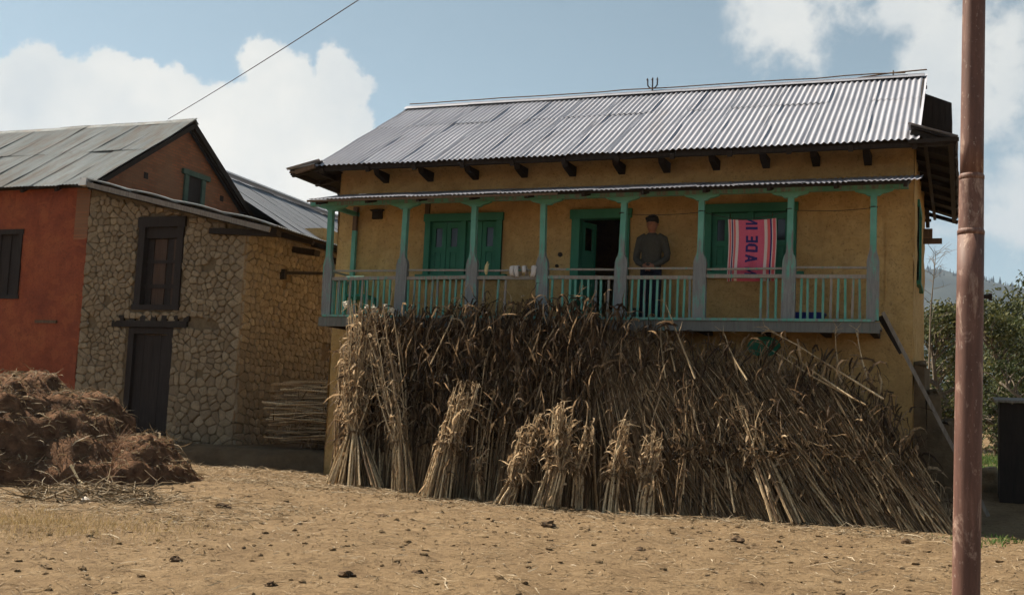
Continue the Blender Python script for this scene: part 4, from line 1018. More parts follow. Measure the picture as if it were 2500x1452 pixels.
# ================================================================== things on and around the balcony
# trident on the ridge
q = MB(); tx, ty, tzz = 4.67, RY, RZ+.03
q.tube([(tx,ty,tzz-.05),(tx,ty,tzz+.28)], .014, 6); q.tube([(tx-.095,ty,tzz+.26),(tx-.09,ty,tzz+.14),(tx-.05,ty,tzz+.09),(tx,ty,tzz+.08),(tx+.05,ty,tzz+.09),(tx+.09,ty,tzz+.14),(tx+.095,ty,tzz+.26)], .014, 6)
for dx in (-.095, 0, .095): q.tube([(tx+dx-.012,ty,tzz+.24),(tx+dx,ty,tzz+.29),], [.02,.003], 5)
q.box(tx-.05, tx+.05, ty-.03, ty+.03, tzz-.02, tzz+.012)
tag(q.obj('trident', simple('dark_iron', (.03,.025,.025), (.07,.055,.05), 12, .6, .2)), 'small dark iron trident standing on the roof ridge', 'trident')
# clothes line
M_ROPE = simple('dark_cord', (.03,.03,.03), (.06,.055,.05), 20, .9, 0)
q = MB(); pts = []
for i in range(4, 7):
    for k in range(8): t = k/8; pts.append((PX[i]+(PX[i+1]-PX[i])*t, .06+.04*math.sin(math.pi*t), 4.475-.11*math.sin(math.pi*t) if i == 5 else 4.475-.02*math.sin(math.pi*t)))
pts.append((PX[7], .06, 4.48)); q.tube(pts, .005, 4)
for x in PX[4:]: q.tube([(x+.052*math.cos(a*math.pi/4)*1.05, -.002+.06*math.sin(a*math.pi/4), 4.475) for a in range(9)], .008, 4)
tag(q.obj('clothes_line', M_ROPE), 'thin dark cord tied from post to post along the balcony', 'cord')
# towel
def cloth(name, c, c2): return simple(name, c, c2, 60, .95, .25, dist=.004, spec=.1)
MT = [cloth('towel_pink', (.46,.085,.14), (.53,.115,.18)), cloth('towel_white', (.52,.44,.42), (.6,.5,.48)), cloth('towel_navy', (.03,.025,.11), (.04,.035,.14)), cloth('towel_rose', (.52,.10,.11), (.58,.13,.14))]
TX0, TX1, TZ1, TZ0 = 6.77, 7.49, 4.365, 3.42
stripes = [(0,.02,1),(.02,.055,3),(.055,.073,1),(.073,.10,2),(.10,.115,1),(.115,.155,3),(.155,.215,1),(.215,.75,0),(.75,.81,1),(.81,.87,3),(.87,.905,2),(.905,.925,1),(.925,.985,3),(.985,1,1)]
def towel_pt(u, t, off=0):
    sag = .022*math.sin(math.pi*u)*(1-t)
    y = .095+(.026*math.sin(u*10+t*2.5)+.016*math.sin(u*23+1))*(.25+.75*t)
    return (TX0+(TX1-TX0)*u+.012*t+.01*math.sin(t*5), y-off, TZ1-sag-(TZ1-TZ0)*t)
# lettering MADE IN, running upward and seen mirrored
def letter_polys(ch):
    S_ = .24   # stroke
    if ch == 'M': return [[(0,0),(S_,0),(S_,1),(0,1)],[(.9-S_,0),(.9,0),(.9,1),(.9-S_,1)],[(S_,1),(.45,.45),(.45,.1),(S_,.62)],[(.9-S_,1),(.9-S_,.62),(.45,.1),(.45,.45)]]
    if ch == 'A': return [[(0,0),(S_,0),(.52,1),(.30,1)],[(.82-S_,0),(.82,0),(.52,1),(.30,1)],[(.2,.22),(.62,.22),(.58,.40),(.24,.40)]]
    if ch == 'D': return [[(0,0),(S_,0),(S_,1),(0,1)],[(S_,0),(.55,0),(.62,.2),(S_,.2)],[(S_,.8),(.62,.8),(.55,1),(S_,1)],[(.55,0),(.78,.25),(.54,.33),(.50,.2)],[(.78,.25),(.78,.75),(.54,.67),(.54,.33)],[(.78,.75),(.55,1),(.50,.8),(.54,.67)]]
    if ch == 'E': return [[(0,0),(S_,0),(S_,1),(0,1)],[(S_,0),(.68,0),(.68,.2),(S_,.2)],[(S_,.4),(.62,.4),(.62,.6),(S_,.6)],[(S_,.8),(.68,.8),(.68,1),(S_,1)]]
    if ch == 'I': return [[(0,0),(S_,0),(S_,1),(0,1)]]
    if ch == 'N': return [[(0,0),(S_,0),(S_,1),(0,1)],[(.8-S_,0),(.8,0),(.8,1),(.8-S_,1)],[(S_,1),(S_,.6),(.8-S_,0),(.8-S_,.4)]]
    return []
def pip(poly, x, y):
    ins = False
    for i in range(len(poly)):
        (xa, ya), (xb, yb) = poly[i], poly[i-1]
        if (ya > y) != (yb > y) and x < (xb-xa)*(y-ya)/(yb-ya)+xa: ins = not ins
    return ins
LET = [('M',3.515,.135),('A',3.705,.155),('D',3.868,.165),('E',4.013,.155),('I',4.212,.19),('N',4.288,.15)]
def printed(x, z):     # MADE IN woven so that it runs upward and reads mirrored from the yard
    ly = (x-7.036)/.172
    if not 0 <= ly <= 1: return False
    return any(pip(p, (z-z0)/w, ly) for ch, z0, w in LET if z0-.01 < z < z0+.16 for p in letter_polys(ch))
q = MB()
for a, c, m in stripes:
    n, J = (2, 24) if c-a < .2 else (66, 150)
    for i in range(n):
        for j in range(J):
            u0, u1, t0, t1 = a+(c-a)*i/n, a+(c-a)*(i+1)/n, j/J, (j+1)/J; q.mi = m
            if n > 2 and printed(TX0+(TX1-TX0)*(u0+u1)/2, TZ1-(TZ1-TZ0)*(t0+t1)/2): q.mi = 2
            q.add([towel_pt(u0,t0), towel_pt(u0,t1), towel_pt(u1,t1), towel_pt(u1,t0)], [(0,1,2,3)])
            q.add([towel_pt(u0,t0,-.006), towel_pt(u1,t0,-.006), towel_pt(u1,t1,-.006), towel_pt(u0,t1,-.006)], [(0,1,2,3)])
tow = empty('towel', (7.1, .095, 3.42)); tag(tow, 'pink striped towel with dark blue reversed lettering hung before the right window', 'towel')
q.obj('cloth', MT, tow)
# socks and cob on the rail
M_SOCK = cloth('off_white_cotton', (.50,.45,.42), (.62,.56,.52))
for i, (x, w, h, lab) in enumerate(((3.36,.06,.12,'off-white sock draped over the rail, left one of the touching pair'), (3.435,.06,.135,'off-white sock draped over the rail, right one of the touching pair'), (3.56,.055,.07,'short off-white sock hung over the rail between the pair and the post'), (3.72,.075,.14,'large off-white sock hung over the rail right beside a post'))):
    q = MB(); n = 8; vs = []
    prof = [(.06,-.10),(.05,-.03),(.025,.03),(-.0,.045),(-.045,.028),(-.055,-.04),(-.058,-h*.6),(-.05,-h)]
    for j, (dy, dz) in enumerate(prof):
        t = j/7; ww = w*(.8+.25*math.sin(t*3.0))
        for k in range(6): a = k/5; vs.append((x-ww/2+ww*a+.012*math.sin(j+i), dy+.018*math.sin(a*3.1)*(-1 if dy < 0 else 1), 3.62+dz-.02*abs(a-.5)))
    q.add(vs, [(j*6+k, j*6+k+1, (j+1)*6+k+1, (j+1)*6+k) for j in range(7) for k in range(5)])
    o = q.obj('sock', M_SOCK, smooth=True); tag(o, lab, 'sock', 'socks drying on the rail'); md = o.modifiers.new('thick', 'SOLIDIFY'); md.thickness = .012
q = MB(); q.tube([(2.905,-.03,3.52),(2.90,-.035,3.58),(2.905,-.03,3.66),(2.915,-.02,3.74)], [.018,.034,.032,.006], 8); q.tube([(2.905,-.03,3.62),(2.93,-.03,3.68),(2.95,-.03,3.70)], [.02,.012,.003], 5)
tag(q.obj('maize_cob', simple('cob_husk', (.42,.34,.16), (.56,.47,.26), 14, .9, .4)), 'single pale yellow maize cob stuck upright on the rail', 'maize cob')
# green chair behind the left rail
q = MB(); ch = empty('green_chair', (.35, .45, FZ)); tag(ch, 'green chair with open slatted back at the left end of the balcony', 'chair')
MC = simple('chair_green_paint', (.02,.17,.13), (.03,.23,.17), 6, .6, .1)
q.hexa([(.14,.28,FZ+.40),(.56,.28,FZ+.40),(.56,.66,FZ+.38),(.14,.66,FZ+.38),(.14,.28,FZ+.44),(.56,.28,FZ+.44),(.56,.66,FZ+.42),(.14,.66,FZ+.42)]); q.obj('seat', MC, ch)
for x in (.16, .54):
    for y in (.30, .64): q = MB(); q.bar((x, y, FZ), (x, y, FZ+.40), .045); q.obj('leg', MC, ch)
q = MB(); q.tube([(.15,.30,FZ+.42),(.15,.27,FZ+.66),(.18,.26,FZ+.72),(.52,.26,FZ+.72),(.55,.27,FZ+.66),(.55,.30,FZ+.42)], .025, 6); q.obj('back_frame', MC, ch)
for x in (.25, .35, .45): q = MB(); q.box(x-.025, x+.025, .265, .285, FZ+.44, FZ+.70); q.obj('back_slat', MC, ch)
q = MB(); q.hexa([(7.78,.36,FZ),(8.12,.36,FZ),(8.12,.62,FZ),(7.78,.62,FZ),(7.74,.33,FZ+.16),(8.16,.33,FZ+.16),(8.16,.65,FZ+.16),(7.74,.65,FZ+.16)]); q.box(7.72, 8.18, .315, .665, FZ+.161, FZ+.185)
tag(q.obj('blue_tub', simple('blue_plastic', (.018,.025,.16), (.025,.04,.22), 5, .45, 0)), 'blue plastic tub on the balcony floor near the right end', 'tub')
for x, lab in ((5.22,'dark boot standing by the door, left of the pair'),(5.34,'dark boot standing by the door, right of the pair')):
    q = MB(); q.tube([(x,.62,FZ+.03),(x,.62,FZ+.26)], [.05,.055], 8); q.tube([(x,.66,FZ+.04),(x,.58,FZ+.045),(x,.46,FZ+.035),(x,.42,FZ+.03)], [.04,.048,.042,.025], 8)
    tag(q.obj('boot', simple('black_rubber', (.012,.012,.012), (.025,.024,.022), 8, .5, 0)), lab, 'boot', 'pair of boots by the door')
q = MB(); q.blob((3.53,.5,FZ+.14), .14, .3, 2, 4, (.9,.8,1)); q.tube([(3.49,.5,FZ+.26),(3.50,.5,FZ+.33),(3.56,.5,FZ+.33),(3.57,.5,FZ+.26)], .012, 5)
tag(q.obj('dark_bag', simple('dark_sacking', (.015,.014,.013), (.035,.03,.027), 12, .95, .4), smooth=True), 'dark slumped bag on the balcony floor left of the door', 'bag')
q = MB(); vs = []; nn = 20
for j, (rr, dy) in enumerate(((.02,.0),(.16,.0),(.235,-.06),(.25,-.065),(.245,-.055),(.16,.015),(.02,.015))):
    for k in range(nn): a = 2*math.pi*k/nn; vs.append((7.32+rr*math.cos(a), .33+dy+.25*rr*math.sin(a), 2.46+rr*.62*math.sin(a)))
q.add(vs, [(j*nn+k, j*nn+(k+1) % nn, (j+1)*nn+(k+1) % nn, (j+1)*nn+k) for j in range(6) for k in range(nn)]+[tuple(range(nn))])
tag(q.obj('green_basin', simple('green_plastic', (.012,.11,.06), (.02,.15,.085), 5, .5, 0), smooth=True), 'dark green round basin hung in the shade under the balcony', 'basin')
# --- person
def person():
    px, py, f = 5.50, .48, FZ
    root = tag(empty('person', (px, py, f)), 'person in a dark grey-green jumper standing on the balcony with hands clasped', 'person')
    def rm(q, name, mat, vox, parent):
        o = q.obj(name, mat, parent, smooth=True)
        m = o.modifiers.new('remesh', 'REMESH'); m.mode = 'VOXEL'; m.voxel_size = vox; m.use_smooth_shade = True
        s = o.modifiers.new('smooth', 'SMOOTH'); s.iterations = 3; s.factor = .5
        return o
    P = lambda x, y, z: (px+x, py+y, f+z)
    skin = NT('brown_skin'); sk = skin.done(skin.ramp(skin.noise(skin.coord(), 30, 4), [(.3, (.20,.085,.05)), (.7, (.27,.12,.07))]), .6, 0, .3)
    q = MB()
    # body core, legs, neck
    q.tube([P(0,0,.86),P(0,0,1.0),P(0,-.01,1.15),P(0,-.01,1.3),P(0,0,1.40)], [.15,.14,.14,.15,.10], 14, ell=[.7,.7,.68,.66,.7])
    for s in (-1, 1):
        q.tube([P(s*.085,0,.88),P(s*.09,-.005,.5),P(s*.095,.01,.46),P(s*.095,.02,.09)], [.085,.06,.055,.038], 10)
        q.tube([P(s*.095,.05,.04),P(s*.10,-.05,.045),P(s*.105,-.15,.03)], [.035,.042,.028], 8)
        q.tube([P(s*.15,0,1.37),P(s*.19,.005,1.345),P(s*.245,.03,1.12),P(s*.245,.0,1.03),P(s*.19,-.10,.96),P(s*.075,-.165,.90)], [.045,.045,.038,.036,.032,.027], 10)
        q.tube([P(s*.08,-.165,.90),P(s*.03,-.185,.875)], [.03,.036], 8)           # palm
        for k in range(4):    # four fingers folded over the other hand
            z = .90-.02*k; q.tube([P(s*.045,-.195,z-.01),P(-s*.005,-.218-.004*k*(1 if s > 0 else -1)-.008*(s > 0),z-.022),P(-s*.045+s*.006*abs(k-1.5),-.205-.006*(s > 0),z-.036)], [.0095,.009,.007], 6)
        q.tube([P(s*.055,-.19,.915),P(s*.03,-.215,.935),P(s*.008,-.222,.93)], [.011,.010,.008], 6)
    q.tube([P(0,.005,1.36),P(0,-.008,1.50)], [.062,.056], 10)
    # head: skull, jaw, brow, nose, ears, lips
    q.tube([P(0,-.03,1.465),P(0,-.03,1.49),P(0,-.025,1.53),P(0,-.01,1.58),P(0,-.002,1.63),P(0,.005,1.67),P(0,.005,1.692)], [.040,.063,.077,.084,.084,.065,.02], 16, ell=[1.0,1.1,1.2,1.28,1.25,1.2,1.1])
    q.tube([P(0,-.105,1.60),P(0,-.122,1.568),P(0,-.112,1.553)], [.010,.017,.012], 8)
    q.tube([P(-.045,-.088,1.607),P(0,-.10,1.612),P(.045,-.088,1.607)], [.010,.013,.010], 6)
    q.tube([P(-.024,-.094,1.528),P(0,-.102,1.53),P(.024,-.094,1.528)], [.006,.010,.006], 6)
    for s in (-1, 1): q.tube([P(s*.076,.005,1.60),P(s*.088,.014,1.575),P(s*.078,.006,1.548)], [.012,.018,.009], 6)
    body = rm(q, 'body', sk, .008, root)
    q = MB()
    for s in (-1, 1): q.blob(P(s*.030,-.088,1.587), .011, 0, 2, 0, (1.3,.6,.7))
    q.obj('eyes', simple('dark_eyes', (.01,.008,.007), (.03,.02,.018), 9, .3, 0), root)
    q = MB(); q.tube([P(0,.02,1.53),P(0,.026,1.59),P(0,.006,1.645),P(0,-.008,1.70),P(0,-.012,1.738)], [.068,.092,.102,.088,.03], 16, ell=[.9,1.12,1.28,1.25,1.2])
    for k in range(9): a = -.9+.225*k; q.blob(P(.088*math.sin(a),-.094*math.cos(a)-.005,1.662+.012*math.sin(k*2.3)), .032, .35, 1, k)
    hair = rm(q, 'hair', simple('black_hair', (.008,.007,.007), (.02,.017,.016), 40, .6, .5, (8,8,1)), .009, root)
    q = MB()
    q.tube([P(0,0,.80),P(0,0,.83),P(0,0,.95),P(0,-.005,1.12),P(0,-.005,1.28),P(0,0,1.38),P(0,0,1.425)], [.155,.165,.160,.162,.175,.15,.075], 18, ell=[.72,.72,.70,.68,.64,.62,.8])
    q.tube([P(0,-.002,1.40),P(0,-.006,1.44)], [.078,.070], 14)
    for s in (-1, 1): q.tube([P(s*.10,0,1.40),P(s*.19,.005,1.345),P(s*.245,.03,1.12),P(s*.245,.0,1.03),P(s*.19,-.10,.96),P(s*.08,-.165,.90)], [.05,.066,.058,.056,.05,.04], 12)
    rm(q, 'jumper', simple('grey_green_wool', (.05,.046,.038), (.078,.072,.06), 45, .97, .5, dist=.006, spec=.05), .012, root)
    q = MB()
    q.tube([P(0,0,.90),P(0,0,.80)], [.165,.17], 14, ell=[.75,.75])
    for s in (-1, 1): q.tube([P(s*.075,0,.86),P(s*.09,-.005,.62),P(s*.095,-.005,.45),P(s*.10,.01,.08)], [.10,.088,.075,.066], 12)
    rm(q, 'trousers', simple('navy_cotton', (.014,.015,.026), (.026,.028,.045), 25, .95, .3, spec=.08), .012, root)
    q = MB()
    for s in (-1, 1): q.tube([P(s*.095,.075,.04),P(s*.10,-.02,.05),P(s*.105,-.13,.04),P(s*.108,-.18,.03)], [.042,.05,.045,.028], 10)
    q.obj('shoes', simple('dark_leather', (.012,.011,.010), (.025,.022,.02), 9, .5, 0), root, smooth=True)
person()

# ================================================================== at the right end: plank, steps
pl = empty('leaning_plank', (10.6, .35, .1)); tag(pl, 'long grey timber plank leaning against the right end of the balcony', 'plank')
q = MB(); q.bar((9.02,.12,2.97), (10.42,.40,.18), .05, .17, up=(0,1,0)); q.obj('board', M_WOODG, pl)
q = MB(); q.bar((8.98,.18,2.92), (9.28,.24,2.40), .09, .10, up=(0,1,0)); q.obj('cleat', M_WOODD, pl)
st = empty('stone_steps', (10.2, 1.3, 0)); tag(st, 'rough stone steps climbing beside the right house corner behind the plank', 'steps')
rs2 = random.Random(12)
for k in range(4):
    xa = 9.42+k*.19; zt = 2.32-k*.42
    q = MB(); q.blob((xa+.16, 1.30, zt/2-.02), .5, .10, 3, k, (.42, .62, zt*1.02))
    q = MB(); n = .02
    c = [(xa-.02,.95,-.05),(xa+.24,.93,-.05),(xa+.25,1.9,-.05),(xa-.02,1.9,-.05),(xa+.0,.98,zt-.05),(xa+.15+rs2.uniform(-.02,.03),.96,zt-.06),(xa+.17,1.88,zt-.04),(xa,1.88,zt-.04)]
    c = [(p[0]+rs2.uniform(-n,n), p[1]+rs2.uniform(-n,n)+.003*k, p[2]+rs2.uniform(-n,n)) for p in c]; q.hexa(c)
    q.obj('step_base', M_EARTH, st)
    q = MB(); q.blob((xa+.08, 1.40, zt-.03), .13, .3, 2, k*2.3, (.85, 2.4, .6)); q.obj('step_stone', M_EARTH, st)

# ================================================================== utility pole and wire
def pole_mat():
    t = NT('red_oxide_pole_paint'); v = t.coord((1,1,.12), rand=False); v1 = t.coord((1,1,.4), rand=False)
    f = t.noise(v, 22, 7, .7); f2 = t.noise(v1, 9, 7, .72, .6); f3 = t.noise(v1, 60, 4, .7)
    col = t.ramp(f, [(.3, (.075,.035,.027)), (.55, (.135,.066,.049)), (.75, (.22,.125,.095))])
    col = t.mix(t.ramp(f2, [(.55, 0.0), (.66, .75)]), col, (.42,.30,.24))
    col = t.mix(t.ramp(f3, [(.62, 0.0), (.7, .5)]), col, (.5,.42,.36))
    col = t.mix(t.ramp(f2, [(.28, .7), (.38, 0.0)]), col, (.06,.03,.025))
    t.bump(f2, .15, .01); return t.done(col, .62, 0, .35)
MP = pole_mat()
PO = empty('utility_pole', (10.13, -10.6, gh(10.1,-10.6))); tag(PO, 'red-brown tubular steel pole standing in the foreground at right', 'utility pole')
def pole_c(z): return (10.115+.0105*(z-.5), -10.6)
def section(z0, z1, r0, r1, name):
    q = MB(); n = 32; zz = [z0+(z1-z0)*k/10 for k in range(11)]
    q.tube([(*pole_c(z), z) for z in zz], [r0+(r1-r0)*k/10 for k in range(11)], n); return q.obj(name, MP, PO, smooth=True)
section(-.6, 2.30, .0700, .0680, 'pole_section'); section(2.27, 2.60, .0645, .0635, 'pole_section'); section(2.58, 4.6, .0600, .0570, 'pole_section'); section(4.58, 6.6, .054, .050, 'pole_section')
for z, r_ in ((2.30, .0690), (2.60, .0642), (4.6, .0585)):
    q = MB(); q.tube([(*pole_c(z-.022), z-.022), (*pole_c(z), z), (*pole_c(z+.014), z+.014)], [r_, r_+.001, r_-.006], 32); q.obj('weld_collar', MP, PO, smooth=True)
q = MB(); q.tube([(10.16,-10.56,1.955),(10.235,-10.54,1.955)], .012, 6); q.tube([(10.222,-10.54,1.955),(10.24,-10.54,1.955)], .02, 6); q.obj('step_bolt', M_WOODD, PO)
q = MB(); q.tube([(10.18,-10.6,6.1),(10.18,-10.6,6.24)], .04, 10); q.obj('insulator', M_TIN_WHITE, PO)
q = MB(); A_ = Vector((10.14,-10.6,6.02)); B_ = Vector((-7.13, 4.39, 7.80)); pts = []
for k in range(41): t = k/40; p = A_.lerp(B_, t); p.z -= .10*4*t*(1-t); pts.append(p)
q.tube(pts, .008, 5); tag(q.obj('overhead_wire', M_ROPE), 'single dark overhead wire running from the stone house ridge towards the pole', 'wire')

# ================================================================== manure heap, litter, field debris
def heap_h(x, y):
    def bump(cx, cy, rx, ry, h, p=1.0):
        d = ((x-cx)/rx)**2+((y-cy)/ry)**2; return h*max(0, 1-d)**p
    h = max(bump(-3.4,-3.5,2.3,2.1,1.52,.6), bump(-2.55,-3.4,1.05,1.7,1.40,.5), bump(-1.75,-3.3,.95,1.6,.86,.55), bump(-1.15,-3.2,.70,1.3,.56,.5), bump(-5.2,-3.6,3,2.2,1.35,.65))
    return h
def hn(x, y, h):       # slumped ledges and lumps
    n_ = .20*fbm(x*1.5, y*1.5, h*1.2, 4)
    l = (h+n_)*3.2; n_ += .55*((math.floor(l)+smooth(.45, .95, l-math.floor(l)))/3.2-(h+n_))
    return n_+.07*fbm(x*5, y*5, h*4, 4)+.03*fbm(x*14, y*14, h*9, 3)
hp = tag(empty('manure_heap', (-2, -3.4, 0)), 'big dark heap of straw manure in front of the stone house', 'manure heap')
q = MB(); hx = [-8+.06*i for i in range(152)]; hy = [-6+.06*i for i in range(85)]; vs = []; kk = {}
for j, y in enumerate(hy):
    for i, x in enumerate(hx):
        h = heap_h(x, y); e = smooth(0, .35, h)
        n_ = hn(x, y, h)
        vs.append((x+.10*e*n3(x*4,y*4,h*4), y+.10*e*n3(x*4+9,y*4,h*4), gh(x,y)-.06+h+e*n_))
fs = []
for j in range(len(hy)-1):
    for i in range(len(hx)-1):
        if max(heap_h(hx[i+a], hy[j+c]) for a in (0,1) for c in (0,1)) > .001: a = j*len(hx)+i; fs.append((a, a+1, a+1+len(hx), a+len(hx)))
q.add(vs, fs); q.obj('heap_body', M_HEAP, hp, smooth=True)
r = random.Random(14); bs = MB()
for k in range(5200):
    x = r.uniform(-6.2, .2); y = r.uniform(-5.6, -1.3); h = heap_h(x, y)
    if h < .02: continue
    z = gh(x,y)-.05+h+smooth(0,.35,h)*hn(x, y, h); bs.tint = max(0, min(1, r.gauss(.2 if r.random() < .75 else .65, .2)))
    bs.ribbon((x, y, z+.02), (r.gauss(0,1), r.gauss(0,1), r.gauss(.05,.25)), r.uniform(.06,.34), r.uniform(.006,.03), 4, r.uniform(.1,.4), r.uniform(.5,1.3), V3(r,1), r)
o = bs.obj('straw', M_STRAW, hp, tint=True); o['kind'] = 'stuff'
# small debris heap of sticks and white rag in front of the manure
dh = tag(empty('debris_heap', (.6, -5.9, 0)), 'low tangle of dry sticks and roots in front of the manure heap', 'debris heap'); bs = MB()
for k in range(340):
    a = r.uniform(0, 6.28); d = math.sqrt(r.random()); x = .35+1.0*d*math.cos(a); y = -5.8+.65*d*math.sin(a); z = gh(x,y)+.26*(1-d)*r.random()
    bs.tint = max(0, min(1, r.gauss(.5,.3))); L = r.uniform(.12,.5); th = r.uniform(0,6.28); dv = Vector((math.cos(th), math.sin(th), r.gauss(0,.25)))*L
    bs.tube([(x,y,z+.01), Vector((x,y,z+.03))+dv*.5+V3(r,.04), Vector((x,y,max(.0,z)+.01))+dv], [r.uniform(.004,.01)]*2+[.003], 4)
bs.obj('sticks', M_STRAW, dh, tint=True)
q = MB(); vs = []
for i in range(7):
    for j in range(5): vs.append((.62+.05*i*.6+.03*n3(i,j), -6.28-.02*j, gh(.7,-6.3)+.02+.06*(1-i/6)*(1-.2*j)+.03*n3(i*.8,j*.8,2)))
q.add(vs, [(i*5+j, i*5+j+1, (i+1)*5+j+1, (i+1)*5+j) for i in range(6) for j in range(4)])
o = q.obj('white_rag', cloth('dirty_white_cloth', (.34,.30,.26), (.46,.41,.36)), smooth=True); tag(o, 'torn white rag lying on the stick tangle', 'rag'); o.modifiers.new('thick','SOLIDIFY').thickness = .01
# dead weed and curved stick at the heap's right foot
q = MB(); wx, wy = -.55, -4.5; wd = tag(empty('dead_weed', (wx,wy,0)), 'dead reddish-brown weed standing against the right foot of the heap', 'weed'); r = random.Random(2)
MWD = simple('red_brown_stem', (.16,.085,.05), (.26,.15,.09), 9, .9, .2)
q.tube([(wx,wy,0),(wx+.02,wy,.35),(wx+.07,wy,.75)], [.012,.009,.003], 5)
for k in range(40):
    t = r.uniform(.2,.95); p = Vector((wx+.07*t*t, wy, .72*t)); s = r.choice((-1,1,1)); L = r.uniform(.12,.32)
    q.tube([p, p+Vector((s*L*.5, r.uniform(-.08,.08), L*.6)), p+Vector((s*L*.8, r.uniform(-.12,.12), L*1.15))], [.005,.004,.002], 3)
q.obj('stems', MWD, wd)
q = MB(); q.tube([(-.85,-4.9,.36),(-.65,-4.95,.17),(-.4,-5.0,.07),(-.18,-5.02,.03)], [.018,.015,.012,.008], 6); tag(q.obj('curved_stick', simple('pale_stick', (.38,.29,.16), (.5,.4,.25), 8, .9, .2)), 'pale curved stick poking out at the foot of the heap', 'stick')
# straw litter over the field
r = random.Random(31); bs = MB()
def litter(n, xr, yr, L, w, tc, prob=None):
    for k in range(n):
        y = r.uniform(*yr); x = r.uniform(*xr)
        if prob and r.random() > prob(x, y): continue
        bs.tint = max(0, min(1, r.gauss(*tc))); th = r.uniform(0, 6.28)
        bs.ribbon((x, y, gh(x,y)+.006+r.random()*.008), (math.cos(th), math.sin(th), r.uniform(-.02,.22)), r.uniform(*L), r.uniform(*w), 3, .12, .5, (-math.sin(th), math.cos(th), r.uniform(-.6,.6)), r)
litter(15000, (-2,13), (-14,-1.4), (.02,.13), (.004,.014), (.60,.25))
litter(900, (-1,12), (-13,-1.7), (.15,.42), (.006,.016), (.65,.2))
litter(5200, (-3.8,2.2), (-2.6,.8), (.05,.30), (.006,.02), (.6,.25), lambda x, y: .25+.75*math.exp(-((y+.3)/.8)**2))
litter(2600, (-.6,9.9), (-2.5,-1.5), (.05,.30), (.006,.02), (.58,.25))
litter(1800, (-1,3), (-7.2,-4.6), (.05,.25), (.006,.02), (.6,.25))
tag(bs.obj('straw_litter', M_STRAW, tint=True), 'chopped straw and leaf scraps strewn over the dirt', 'straw', kind='stuff')
q = MB()
for k in range(160):
    x, y = r.uniform(-2,13), r.uniform(-14,-1.7); s = .005+.018*r.random()**2*(1 if r.random() < .9 else 1.5); q.blob((x, y, gh(x,y)+s*.25), s, .5, 1, k*.37, (1.2,1,.7))
tag(q.obj('soil_crumbs', M_DUNG), 'small dark crumbs of soil and dung on the field', 'soil', kind='stuff')
q = MB()
for k in range(3200):
    x, y = r.uniform(-2,13), r.uniform(-13.5,-1.3); s = .006+.03*r.random()**3; q.blob((x, y, gh(x,y)+s*.15), s, .5, 1, k*.21, (1.2,1,.65))
tag(q.obj('earth_crumbs', M_DIRT), 'pale crumbs of dry earth all over the field', 'earth', kind='stuff')
clods = [(5.76,-4.68,.10),(5.61,-9.03,.075),(5.31,-9.63,.05),(6.09,-8.74,.05),(1.96,-5.46,.10),(4.06,-9.11,.06),(3.69,-4.71,.07),(7.24,-6.31,.055),(7.86,-4.63,.09),(8.26,-1.94,.08),(9.5,-2.96,.08)]
for k, (x, y, s) in enumerate(clods):
    s *= .62
    q = MB(); q.blob((x, y, gh(x,y)+s*.3), s, .55, 2, k*1.3, (1.2,1,.7)); q.blob((x+s*.9, y+.02, gh(x,y)+s*.15), s*.5, .5, 1, k*2.3, (1.2,1,.7)); q.blob((x-s*.9, y-.02, gh(x,y)+s*.12), s*.4, .5, 1, k*3.3, (1.2,1,.7))
    tag(q.obj('dung_clod', M_DUNG), 'dark dung clod lying on the bare dirt field', 'dung clod', 'dung clods on the field')
# dry grass fringe at the left
q = MB(); r = random.Random(6)
for k in range(9000):
    x = r.uniform(-1.5, 3.4); y = -8.0+.55*(x-2)*.4+r.gauss(0, .55)
    if r.random() > math.exp(-((x-1.4)/1.3)**2): continue
    q.tint = r.random(); q.ribbon((x, y, gh(x,y)-.005), (r.gauss(0,.5), r.gauss(0,.5), 1), r.uniform(.03,.10), r.uniform(.003,.006), 2, .2, .4, V3(r,1), r)
tag(q.obj('dry_grass', M_DRYG, tint=True), 'strip of short yellow dry grass at the left edge of the field', 'grass', kind='stuff')

